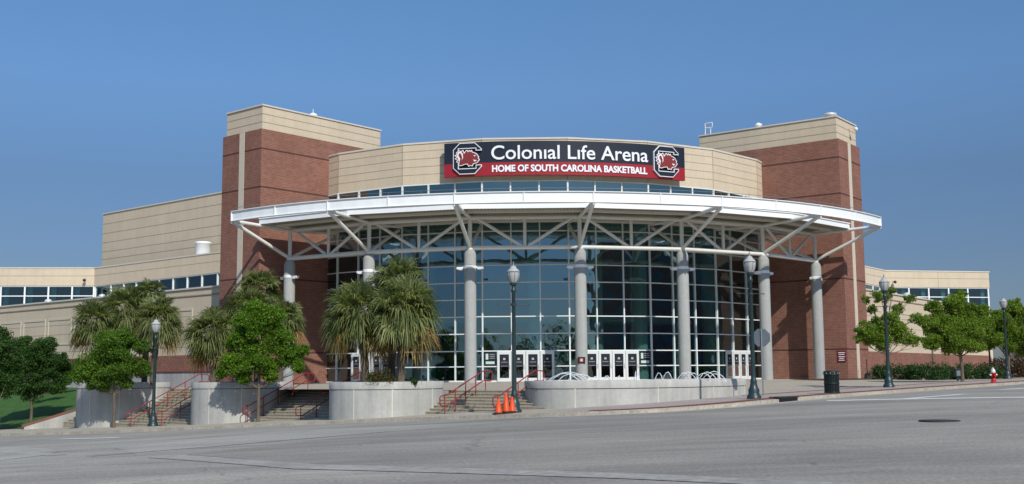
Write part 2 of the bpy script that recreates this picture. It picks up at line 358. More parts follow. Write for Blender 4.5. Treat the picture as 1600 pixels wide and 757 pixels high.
band=stripmesh('brick_edge_band',KP[ic+2:iend],[.45,1.15],[.147,.147],'redbrick_line'); tag(band,kind='structure')
kb=offs(KP,4.9)[i1:iend]; kb2=offs(KP,5.25)[i1:iend]
mb=MB(); n=len(kb); mb.add([(x,y,z+.010) for (x,y),z in zip(kb,plazaz(kb[:,0],kb[:,1]))]+[(x,y,z+.010) for (x,y),z in zip(kb2,plazaz(kb2[:,0],kb2[:,1]))],[(i,i+1,i+1+n,i+n) for i in range(n-1)])
tag(mb.build('brick_back_band',['redbrick_line']),kind='structure')
plaza=[SW(4.9,-48.5),SW(9.8,-48.3),SW(16,-48.3),SW(18.5,-50),SW(21,-48.3),SW(28.6,-48.3),SW(31,-51.5),SW(33.6,-50.1),SW(39.1,-50.1),(-6.8,-61.2),(-2,-61.9),(1.0,-59.4),(3.4,-60.3)]+[tuple(p) for p in k5[i1:iend+1]]+[(70,10),(70,50),(-30,50),(-45,10)]
plaza=plaza+[tuple(SW(4.9,-30))]
tag(drape('plaza',plaza,plazaz,'plaza',2.0),kind='structure')
# road surfaces
lift=lambda h:(lambda x,y: tzv(x,y)+h)
def px(x,y,h=0.0):   # design helper: where on the road a point of the survey falls
    d=CF+CR*(x-800)/CAMP[0]-CU*(y-378.5)/CAMP[0]; t=np.linspace(3,170,4000); P=CAM+d*t[:,None]
    e=P[:,2]-tzv(P[:,0],P[:,1])-h; i=int(np.argmax(e<0)); return P[i][:2]
gut=offs(KP,-.56)
def gi(x,y): return int(np.argmin(np.hypot(gut[:,0]-x,gut[:,1]-y)))
patch=[(-19.4,-84.0),(-14.6,-76.3),(-9.2,-73.3)]+[tuple(p) for p in gut[gi(-5.5,-72.5):gi(60,-14)]]+[(60,-40),(30,-80),(8,-102),(-7.6,-98.4),(-10.7,-94.9),(-15.9,-90.2)]
tag(drape('asphalt_patch',patch,lift(.005),'asphalt_new',1.5),kind='structure')
tag(drape('concrete_strip',[(-19.5,-84.2),(-15.95,-90.0),(-10.75,-94.75),(-7.6,-98.2),(8,-101.8),(8,-102.7),(-7.9,-98.9),(-11.0,-95.6),(-16.3,-90.9),(-20.2,-84.6),(-19.9,-83.9)],lift(.011),'strip',1.5),kind='structure')
def line(name,a,b,wd,h=.014,mat='paint_white'):
    a=np.array(a,float);b=np.array(b,float);d=(b-a)/np.linalg.norm(b-a);n=np.array([-d[1],d[0]])*wd/2
    return drape(name,[a-n,b-n,b+n,a+n],lift(h),mat,1.5)
tag(line('lane_marking',px(1292,627),px(1700,620.5),1.0),kind='structure')
tag(line('stop_marking',px(1415,624),px(1508,616.5),.5),kind='structure')
tag(line('stop_marking',px(1565,609.5),px(1640,605),.7),kind='structure')
tag(line('lane_marking',px(90,687),px(190,684.5),.75),kind='structure')
tag(line('asphalt_seam',px(0,705),px(90,712),.5,.008,'gutter'),kind='structure')
a=px(800,687); 
# crack lines and patches in the old asphalt
for (p1,p2,wd) in (((-22,-82.5),(-14.6,-76.2),.12),((-14.6,-76.2),(-9.2,-73.25),.10)):
    tag(line('asphalt_joint',p1,p2,wd,.012,'crack'),kind='structure')
tag(drape('pale_asphalt',[px(*p) for p in ((215,711),(420,690),(600,675.5),(800,659),(640,665),(430,675),(300,688),(180,700))],lift(.003),'asphalt_pale',1.5),kind='structure')
tag(drape('concrete_apron',[px(*p) for p in ((-40,701),(20,699),(70,701),(92,706),(60,713),(0,720),(-40,722))],lift(.007),'asphalt_pale',1.5),kind='structure')
# lawn
def lawnz(x,y):
    s=x*T_[0]+y*T_[1]; w_=x*U_[0]+y*U_[1]
    return (tzv(x,y)+.16)*(1-ss(-53.8,-40,w_))+(-.35+.0*w_)*ss(-53.8,-40,w_)
lawn=[SW(-45,-53.2),SW(1.3,-53.2),SW(3.4,-50.2),SW(3.9,-46.8),SW(4.2,-42),(-32,-9),(-60,22),SW(-45,-20)]
tag(drape('lawn',lawn,lawnz,'grass',1.5),kind='structure')
tag(drape('mulch_bed',[SW(-3,-46.5),SW(3.0,-46.5),SW(3.9,-42),(-32.2,-9.5),(-42,0),SW(-8,-43.5)],lambda x,y: lawnz(x,y)+.012,'mulch',1.5),kind='structure')
# ------------------------------------------------------------------ arena
SN,CS=math.sin(.8155),math.cos(.8155); DL=.2705
A_,B_=24.443,21.176; LI,LO=13.58,5.23; HT,HB=22.6,20.63
arena=thing('arena_building',(0,0,0),'large brick and cream block arena with a curved glass front between two square towers','arena')
def frame(o,d,n):  # local (along, outwards, z) -> world
    return lambda a,b,z:(o[0]+d[0]*a+n[0]*b,o[1]+d[1]*a+n[1]*b,z)
def slabwall(mb,fr,a0,a1,z0,z1,th,joints=(),mi=0,mj=1,jw=.07,coping=None,proud=0):
    mb.box(a0,a1,-th,proud,z0,z1,fr,mi)
    for j in joints: mb.box(a0,a1+.0,proud-.02,proud+.004,j-jw/2,j+jw/2,fr,mj)
for sg in (-1,1):
    Cn=np.array([sg*A_,-B_]); di=np.array([-sg*SN,CS]); do=np.array([sg*CS,SN])
    mb=MB(); fr=lambda a,b,z:(Cn[0]+di[0]*a+do[0]*b,Cn[1]+di[1]*a+do[1]*b,z)
    mb.box(0,LI,0,LO,-1.2,HB,fr,0)
    for z in (2.5,8.5,15.85,19.0):
        mb.box(-.006,LI+.006,-.006,LO+.006,z-.06,z+.06,fr,1)
    tw=mb.build('tower',['brick','brick_joint'],arena); tw['label']=('left' if sg<0 else 'right')+' square brick tower with a cream top band'
    mb=MB(); e=.22
    mb.box(e,LI-e,e,LO-e,HB,HT,fr,0)
    for z in (HB+.62,HB+1.3): mb.box(e-.006,LI-e+.006,e-.006,LO-e+.006,z-.035,z+.035,fr,1)
    mb.box(e-.09,LI-e+.09,e-.09,LO-e+.09,HT,HT+.12,fr,2)
    mb.build('tower_cap',['cream','cream_joint','coping'],tw)
    mb=MB(); mb.box(-.03,.25,LO*.49-.34,LO*.49+.34,-1,HB-.02,fr,0)
    mb.build('vertical_trim',['cream_trim'],tw)
    sgn=sg
    # things on the tower roofs
    def roofpt(a,b): return fr(a,b,HT+.1)
    if sg<0:
        q=MB(); p=roofpt(7.0,2.0); q.lathe(p,[(.28,0),(.28,.45),(.36,.5),(.36,.62),(.1,.75)],14); q.tube([(p[0],p[1],p[2]+.7),(p[0],p[1],p[2]+1.1)],.03,5); q.build('roof_vent','white',tw)
    else:
        q=MB(); p=roofpt(8.2,2.0); q.lathe(p,[(.26,0),(.26,.5),(.34,.55),(.34,.66),(.1,.8)],14); q.build('roof_vent','white',tw)
        q=MB(); p=roofpt(1.0,1.0); q.lathe(p,[(.35,0),(.35,.2),(.62,.24),(.55,.42),(.2,.52)],18); q.build('roof_vent','silver',tw)
        q=MB(); p=fr(LI-.6,.7,HT); 
        for a,b in ((0,0),(.55,0)): 
            g=fr(LI-.6-a,.7,HT); q.tube([(g[0],g[1],g[2]),(g[0],g[1],g[2]+(1.3 if a==0 else .75))],.045,6)
        g=fr(LI-.6,.7,HT); h=fr(LI-1.35,.7,HT)
        q.tube([(g[0],g[1],g[2]+1.28),(h[0],h[1],h[2]+1.28),(h[0],h[1],h[2]+.85),(g[0],g[1],g[2]+.85)],.05,6)
        q.build('roof_ladder_rail','offwhite',tw)
        q=MB(); g=fr(-.0,LO*.62,HT-.65); g2=fr(-.45,LO*.62,HT-.5)
        q.tube([fr(.1,LO*.62,HT-.45),g2],.05,6); q.lathe((g2[0],g2[1],g2[2]-.35),[(.05,0),(.17,.08),(.19,.25),(.08,.36)],12); q.build('security_camera','offwhite',tw)
# maroon notice on right tower's inner face
Cn=np.array([A_,-B_]); di=np.array([-SN,CS]); nf=np.array([-CS,-SN])
fr=frame(Cn,di,nf)
mb=MB(); mb.box(.12,.86,0.005,.05,1.42,2.38,fr,0)
for z,a,b in ((2.2,.2,.78),(2.05,.24,.74),(1.86,.2,.78),(1.72,.3,.7),(1.56,.24,.76)): mb.box(a,b,.05,.054,z-.035,z+.03,fr,1)
tag(mb.build('notice_sign',['maroon','letter']),'maroon notice panel with small white lines on the right brick tower','sign')
# ---- glass drum
RD=25.345
def pv(az,R): return np.array([R*math.sin(az),-R*math.cos(az)])
def facet(k):   # facet between vertices k and k+1
    a=pv(k*DL,RD); b=pv((k+1)*DL,RD); L=np.linalg.norm(b-a); d=(b-a)/L; n=np.array([d[1],-d[0]]); return a,d,n,L
ROWS=[0.0,1.2,2.41,3.76,5.11,6.46,7.80,9.16,10.5,11.87]
for k in range(-4,4):
    a,d,n,L=facet(k); fr=frame(a,d,n)
    a0,a1=(0,L)
    if k==-4: a0=L-1.5
    if k==3: a1=1.5
    cols=[x for x in (0,L/3,2*L/3,L) if a0-.01<=x<=a1+.01]
    mb=MB(); 
    xs=sorted(set([a0]+cols+[a1]))
    zs=ROWS+[12.75]
    for i in range(len(xs)-1):
        for j in range(len(zs)-1):
            t=[random.uniform(-.002,.002) for _ in range(4)]
            mb.quad(fr(xs[i],-.06+t[0],zs[j]),fr(xs[i+1],-.06+t[1],zs[j]),fr(xs[i+1],-.06+t[2],zs[j+1]),fr(xs[i],-.06+t[3],zs[j+1]))
    cw=mb.build('curtain_wall','glass',arena)
    mb=MB()
    for x in cols: mb.box(x-.05,x+.05,-.14,.06,0,12.7,fr)
    for z in ROWS[1:]: mb.box(a0,a1,-.13,.048,z-.04,z+.04,fr)
    mb.box(a0,a1,-.13,.035,-.02,.12,fr)
    mb.build('mullion_grid','alu',cw)
    # spandrel, clerestory, parapet
    mb=MB(); slabwall(mb,fr,a0,a1,12.76,14.25,.35); mb.build('spandrel_band',['cream'],arena)
    mb=MB()
    for i in range(len(xs)-1): mb.quad(fr(xs[i],-.06,14.25),fr(xs[i+1],-.06,14.25),fr(xs[i+1],-.06,15.95),fr(xs[i],-.06,15.95))
    cl=mb.build('clerestory_window','strip_glass',arena)
    mb=MB()
    for x in cols: mb.box(x-.06,x+.06,-.14,.045,14.25,15.95,fr)
    mb.box(a0,a1,-.14,.035,14.25,14.33,fr); mb.box(a0,a1,-.14,.035,15.87,15.95,fr)
    mb.build('window_frame','alu',cl)
    mb=MB(); slabwall(mb,fr,a0,a1,15.96,19.28,.4,(16.75,17.4,18.05,18.7),jw=.055)
    if k<3: mb.box(L-.03,L+.03,-.05,.006,15.96,19.28,fr,1)
    mb.box(a0,a1,-.45,.06,19.28,19.42,fr,2)
    mb.build('parapet',['cream','cream_joint','coping'],arena)
# interior
mb=MB(); n=40
for R,z0,z1,mi in ((13.5,0,15.9,0),):
    for i in range(n):
        a0=rad(-75+150*i/n); a1=rad(-75+150*(i+1)/n); p=pv(a0,R); q=pv(a1,R)
        mb.quad((p[0],p[1],z0),(q[0],q[1],z0),(q[0],q[1],z1),(p[0],p[1],z1))
for sg in (-1,1):
    p=pv(rad(74*sg),13.5); mb.quad((p[0],p[1],0),(sg*15.5,-10.9,0),(sg*15.5,-10.9,15.9),(p[0],p[1],15.9))
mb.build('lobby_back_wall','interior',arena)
mb=MB(); n=30
for i in range(n):   # mezzanine slab edges
    a0=rad(-49+98*i/n); a1=rad(-49+98*(i+1)/n)
    for z in (5.0,):
        P=[pv(a0,18),pv(a1,18),pv(a1,13.6),pv(a0,13.6)]
        mb.prism([tuple(x) for x in P],z,z+.5,0)
mb.build('mezzanine','int_col',arena); mb=MB()
for i in range(n):
    a0=rad(-49+98*i/n); a1=rad(-49+98*(i+1)/n)
    P=[pv(a0,24.9),pv(a1,24.9),pv(a1,13.6),pv(a0,13.6)]; mb.prism([tuple(x) for x in P],13.0,13.3,0)
mb.build('lobby_ceiling','int_col',arena)
mb=MB(); poly=[tuple(pv(rad(a),25.1)) for a in np.linspace(-49,49,30)]+[(10,-4),(-10,-4)]
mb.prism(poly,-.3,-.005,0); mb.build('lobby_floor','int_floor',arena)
mb=MB(); poly=[tuple(pv(rad(a),25.0)) for a in np.linspace(-50,50,30)]+[(12,2),(-12,2)]
mb.prism(poly,15.97,16.2,0); mb.build('lobby_roof','interior',arena)
for a in (-30,-18.5,-6,8,19,30.5,41):
    p=pv(rad(a),21.3); mb=MB(); mb.lathe((p[0],p[1],0),[(.55,0),(.55,13.0)],20); mb.build('lobby_column','int_col',arena)
# doors
def fpt(az):
    k=math.floor(az/DL); a,d,n,L=facet(k); v=pv(az,1)
    # intersect ray v*t with facet
    Mx=np.array([[v[0],-d[0]],[v[1],-d[1]]]); t,s=np.linalg.solve(Mx,a); return k,s
def make_door():
    W=1.0; H=2.36
    mb=MB(); f=lambda a,b,z:(a,-b,z)
    mb.box(0,.17,-.02,.06,0,H,f); mb.box(W-.17,W,-.02,.06,0,H,f); mb.box(.17,W-.17,-.02,.06,0,.28,f); mb.box(.17,W-.17,-.02,.06,H-.24,H,f)
    for x in (.0,W): mb.box(x-.012,x+.012,.06,.066,0,H,f,1)
    d=mb.build('door',['door_white','grey_metal'],arena)
    mb=MB(); mb.box(.17,W-.17,0,.02,.28,H-.24,f); g=mb.build('door_pane','door_glass',d)
    mb=MB(); mb.box(.2,W-.2,.022,.03,1.15,H-.27,f,0); mb.box(.42,.58,.03,.034,1.68,1.84,f,1); mb.box(.27,.73,.03,.034,1.5,1.53,f,1); mb.box(.3,.7,.03,.034,1.42,1.44,f,2); mb.box(.25,.75,.03,.034,1.2,1.225,f,1)
    mb.build('poster',['navy','globe_white','garnet'],d)
    mb=MB(); mb.tube([f(.9,.07,1.0),f(.9,.13,1.0),f(.9,.13,1.35),f(.9,.07,1.35)],.015,6); mb.build('handle','silver',d)
    return d
door0=make_door(); first=True
for az0,az1 in ((-42.7,-33.2),(-12.95,-2.75),(2.7,12.95),(33.2,42.7)):
    k,s0=fpt(rad(az0)); _,s1=fpt(rad(az1)); a,d,n,L=facet(k)
    for i in range(4):
        o=door0 if first else copy_tree(door0,arena); first=False
        st=(s1-s0)/4; p=a+d*(s0+st*i)+n*.06
        o.location=(p[0],p[1],0.02); o.rotation_euler=(0,0,math.atan2(d[1],d[0])); o.scale=(st*.995,1,1)
for az0,az1 in ((-15.2,-13.2),(13.2,15.2)):
    k,s0=fpt(rad(az0)); _,s1=fpt(rad(az1)); a,d,n,L=facet(k); mb=MB(); fr=frame(a,d,n)
    mb.box(s0,s1,-.05,-.03,1.3,2.3,fr,0)
    for z in (2.15,2.0,1.85): mb.box(s0+.45*(s1-s0),s1-.08,-.03,-.026,z-.02,z+.02,fr,1)
    mb.box(s0+.1,s0+.45*(s1-s0)-.1,-.03,-.026,1.75,2.2,fr,2); mb.box(s0+.1,s1-.1,-.03,-.026,1.4,1.6,fr,2)
    mb.build('wall_poster',['navy','globe_white','int_col'],arena)
# faint lettering above the middle doors
def text_mesh(body,size,extrude,bold=0.0,spacing=1.0):
    cu=bpy.data.curves.new('txt','FONT'); cu.body=body; cu.size=size; cu.extrude=extrude; cu.offset=bold; cu.space_character=spacing; cu.resolution_u=5
    ob=bpy.data.objects.new('txt',cu); COL.objects.link(ob); bpy.context.view_layer.update()
    me=bpy.data.meshes.new_from_object(ob.evaluated_get(bpy.context.evaluated_depsgraph_get())); bpy.data.objects.remove(ob); return me
def place_text(name,body,x0,x1,zbase,cap,R,parent,mat,ext=.05,bold=.0,facet_k=None,spacing=1.0):
    me=text_mesh(body,1.0,ext,bold,spacing); co=np.array([v.co[:] for v in me.vertices]); 
    mn=co.min(0); mx=co.max(0); capH=.73
    sx=(x1-x0)/(mx[0]-mn[0])
    for v in me.vertices:
        x=x0+(v.co.x-mn[0])*sx; z=zbase+v.co.y*cap/capH; dep=v.co.z
        if facet_k is None:
            az=x/R; r=R+dep; v.co=(r*math.sin(az),-r*math.cos(az),z)
        else:
            a,d,n,L=facet(facet_k); p=a+d*x+n*(.02+dep); v.co=(p[0],p[1],z)
    me.materials.clear(); finish(me,mat); return link(name,me,parent)
place_text('door_lettering','Colonial Life Arena',L*.62,L*.95,2.62,.2,0,arena,'grey_metal',.005,0,-1)
# ---- sign
sign=thing('arena_sign',(0,0,0),'curved navy and garnet arena sign with raised white letters and two block C emblems','sign')
RSG=25.98; sa0,sa1=rad(-22.06),rad(22.62)
def arcslab(mb,R0,R1,a0,a1,z0,z1,n=40,mi=0):
    rs=[]
    for i in range(n+1):
        a=a0+(a1-a0)*i/n; p=pv(a,R0); q=pv(a,R1); rs.append([(p[0],p[1],z0),(q[0],q[1],z0),(q[0],q[1],z1),(p[0],p[1],z1)])
    mb.rings(rs,mi,True,False)
mb=MB(); arcslab(mb,RSG-.3,RSG,sa0,sa1,17.29,18.98); mb.build('navy_panel','navy',sign)
mb=MB(); arcslab(mb,RSG-.3,RSG+.004,sa0,sa1,16.24,17.285); mb.build('garnet_panel','red',sign)
mb=MB()
for a in np.linspace(-20,20,7): 
    p=pv(rad(a),RSG-.3); q=pv(rad(a),24.9); 
    for z in (16.6,18.6): mb.tube([(p[0],p[1],z),(q[0],q[1],z)],.05,6)
mb.build('mounting_bracket','grey_metal',sign)
x0,x1=rad(-13.55)*RSG,rad(14.75)*RSG
place_text('name_lettering','Colon\u0131al L\u0131fe Arena',x0,x1,17.52,1.16,RSG+.02,sign,'letter',.07,.008)
place_text('tagline_lettering','HOME OF SOUTH CAROLINA BASKETBALL',x0+.05,x1-.08,16.53,.53,RSG+.02,sign,'letter',.05,.036)
EM=[(162,190),(240,108),(425,108),(505,185),(505,207),(435,207),(435,180),(230,180),(230,420),(435,420),(435,380),(505,380),(505,405),(425,490),(240,490),(162,415)]
RO=[(200,225),(232,196),(262,210),(285,192),(300,228),(318,200),(335,196),(345,212),(360,195),(372,212),(388,196),(398,222),(425,232),(452,246),(462,268),(478,285),(470,300),(486,322),(472,340),(452,362),(410,372),(398,400),(372,392),(350,403),(335,372),(300,376),(262,390),(225,384),(232,352),(200,340),(215,318),(184,300),(205,280),(176,256),(205,250)]
RG=[(262,350),(248,318),(262,300),(300,310),(318,285),(316,245),(335,225),(372,222),(402,236),(420,262),(396,276),(396,300),(425,310),(440,330),(410,345),(372,352),(330,362)]
RW=[[(222,222),(258,214),(282,240),(286,290),(270,322),(276,286),(262,240),(240,232),(228,262),(250,300),(240,352),(228,310),(212,268)],[(410,268),(440,262),(424,282)],[(405,318),(452,330),(420,344)]]
def emblem(azc,half):
    R=RSG
    def cv(P,dep): 
        out=[]
        for x,y in P:
            u=(x-333.5)/343*2*half; z=17.66-(y-298)/387*2.56; a=azc+u; r=R+dep; out.append((r*math.sin(a),-r*math.cos(a),z))
        return out
    def pris(mb,P,d0,d1,mi=0):
        n=len(P); mb.add(cv(P,d0)+cv(P,d1),[(i,(i+1)%n,(i+1)%n+n,i+n) for i in range(n)],mi); mb.add(cv(P,d1),[tuple(range(n))],mi)
    mb=MB(); pris(mb,EM,.02,.20,0); e=mb.build('emblem','letter',sign)
    cx,cy=333,299
    def inset(P,t):
        Q=[];n=len(P); A=sum(P[i][0]*P[(i+1)%n][1]-P[(i+1)%n][0]*P[i][1] for i in range(n)); sg=1 if A>0 else -1
        for i in range(n):
            p0,p1,p2=map(np.array,(P[i-1],P[i],P[(i+1)%n])); e1=(p1-p0)/np.linalg.norm(p1-p0); e2=(p2-p1)/np.linalg.norm(p2-p1)
            n1=np.array([-e1[1],e1[0]])*sg; n2=np.array([-e2[1],e2[0]])*sg; b=n1+n2; b=b/np.linalg.norm(b); Q.append(tuple(p1+b*t/max(.4,b@n1)))
        return Q
    mb=MB(); pris(mb,inset(EM,9),.2,.215,0); mb.build('emblem_face','navy',e)
    mb=MB(); pris(mb,[(230,180),(435,180),(435,420),(230,420)],.02,.06,0); mb.build('emblem_field','dark',e)
    mb=MB(); pris(mb,RO,.2,.235,0); mb.build('bird_outline','letter',e)
    mb=MB(); pris(mb,inset(RO,9),.236,.25,0); mb.build('bird_body','garnet',e)
    mb=MB()
    for P in RW: pris(mb,P,.251,.26,0)
    mb.build('bird_wing','letter',e)
emblem(rad(-17.75),rad(2.55)); emblem(rad(18.35),rad(2.6))
# ---- columns, canopy
RC=30.4
mbp=[]
def rot(o,az): o.rotation_euler=(0,0,az)
def make_column():
    mb=MB(); mb.lathe((0,0,0),[(.45,0),(.45,9.55),(.42,9.62),(.34,9.8),(.18,9.95)],28); c=mb.build('column','col_conc',arena)
    mb=MB(); mb.lathe((0,0,8.45),[(.47,0),(.47,.22)],24,cap=True); mb.box(-.62,.62,-.05,.05,8.5,8.6); mb.build('light_bracket','white',c)
    for s in (-1,1):
        mb=MB(); mb.box(s*.78-.22,s*.78+.22,-.16,.16,8.42,8.58); mb.box(s*.72-.13,s*.72+.13,-.2,.2,8.36,8.42); mb.build('floodlight','white',c)
    return c
c0=make_column()
for k in range(-3,4):
    o=c0 if k==-3 else copy_tree(c0,arena); p=pv(k*DL,RC); o.location=(p[0],p[1],-.02); rot(o,k*DL)
def P3(k,R,z): p=pv(k*DL,R); return (p[0],p[1],z)
ZU=12.28
def make_outrigger():
    mb=MB(); f=lambda R,z:(0,-R,z)
    mb.tube([f(RC,9.85),f(RC,ZU)],.16,10); mb.tube([f(RC,10.02),f(36.0,12.42)],.14,10); mb.tube([f(RC,ZU),f(35.9,12.5)],.14,10)
    mb.tube([f(RC,10.02),f(25.9,12.2)],.13,8); mb.tube([f(RC,ZU),f(25.6,12.5)],.14,8); mb.tube([f(RC,10.0),f(RC,9.7)],.26,12)
    mb.box(-.05,.05,-36.15,-35.6,12.3,12.6)
    return mb.build('outrigger','offwhite',arena)
o0=make_outrigger()
for k in range(-3,4):
    o=o0 if k==-3 else copy_tree(o0,arena); rot(o,k*DL)
def make_bay():
    h=DL/2; A=lambda s,R,z:(s*R*math.sin(h),-R*math.cos(h),z)
    mb=MB(); mid=(0,-RC*math.cos(h),10.0); top=(0,-RC*math.cos(h),ZU)
    mb.tube([A(-1,RC,10),A(1,RC,10)],.17,10); mb.tube([A(-1,RC,ZU),A(1,RC,ZU)],.17,10); mb.tube([mid,top],.13,8)
    L=RC*math.sin(h)
    for s in (-1,1): mb.tube([(s*.25,mid[1],10.1),(s*(L-.6),mid[1],ZU-.1)],.13,8)
    return mb.build('truss_bay','offwhite',arena)
b0=make_bay()
for k in range(-3,3):
    o=b0 if k==-3 else copy_tree(b0,arena); rot(o,(k+.5)*DL)
def polyring(mb,R0,R1,z0,z1,k0=-3,k1=3,sub=1,mi=0,ends=0):
    rs=[]; n=int((k1-k0)*sub)
    for i in range(n+1):
        k=k0+i/sub; rs.append([P3(k,R0,z0),P3(k,R1,z0),P3(k,R1,z1),P3(k,R0,z1)])
    mb.rings(rs,mi,True,False)
mb=MB(); polyring(mb,25.45,33.35,12.62,12.92,mi=1)
rf=mb.build('canopy_roof',['white','deck'],arena)
mb=MB(); polyring(mb,33.35,33.5,12.50,12.96); polyring(mb,33.5,33.58,12.90,12.98); mb.build('roof_fascia','white',rf)
mb=MB()
for s in (-3,3):
    p=P3(s,25.6,0);q=P3(s,33.45,0); d=np.array(q)-np.array(p); d/=np.linalg.norm(d); nn=np.array([-d[1],d[0],0])*.06
    mb.add([tuple(np.array(P3(s,R,z))+nn*e) for z in (12.5,12.96) for R in (25.6,33.45) for e in (-1,1)],[(0,1,3,2),(4,6,7,5),(0,4,5,1),(2,3,7,6),(0,2,6,4),(1,5,7,3)])
mb.build('roof_fascia','white',rf)
mb=MB()
for R,h in ((26.6,.22),(28.4,.22),(31.9,.22)): polyring(mb,R-.12,R+.12,12.62-h,12.618)
mb.build('canopy_beam','offwhite',arena)
mb=MB(); n=0   # corrugations of the deck
for k in range(-3,3):
    for i in range(34):
        t=(i+.5)/34; a=np.array(P3(k,33.3,12.56))*(1-t)+np.array(P3(k+1,33.3,12.56))*t; b=np.array(P3(k,25.8,12.56))*(1-t)+np.array(P3(k+1,25.8,12.56))*t
        d=(np.array(P3(k+1,1,0))-np.array(P3(k,1,0))); d=d/np.linalg.norm(d)*.05
        mb.add([a-d,a+d,b+d,b-d]+[x+np.array([0,0,.06]) for x in (a-d,a+d,b+d,b-d)],[(0,1,2,3),(0,4,5,1),(1,5,6,2),(2,6,7,3),(3,7,4,0)])
mb.build('deck_rib','deck',rf)
mb=MB(); RF=36.05
polyring(mb,RF,RF+.05,12.5,13.2,sub=8); polyring(mb,RF-.14,RF+.16,13.2,13.25,sub=8); polyring(mb,RF-.14,RF+.16,12.46,12.5,sub=8)
fa=mb.build('fascia_ring','white',arena)
for i in range(-6,7):
    mb=MB(); k=i/2; p=np.array(P3(k,RF+.05,0)); d=np.array([math.cos(k*DL),math.sin(k*DL)]); nn=np.array([math.sin(k*DL),-math.cos(k*DL)])
    mb.box(-.03,.03,0,.09,12.5,13.2,frame(p,d,nn)); mb.build('stiffener','white',fa)
mb=MB()
for i in range(-12,13):
    k=i/4; p=P3(k,RF,13.25); mb.tube([p,(p[0],p[1],13.5)],.015,4)
mb.tube([P3(-3+6*i/60,RF,13.49) for i in range(61)],.018,4); mb.build('bird_wire','grey_metal',fa)
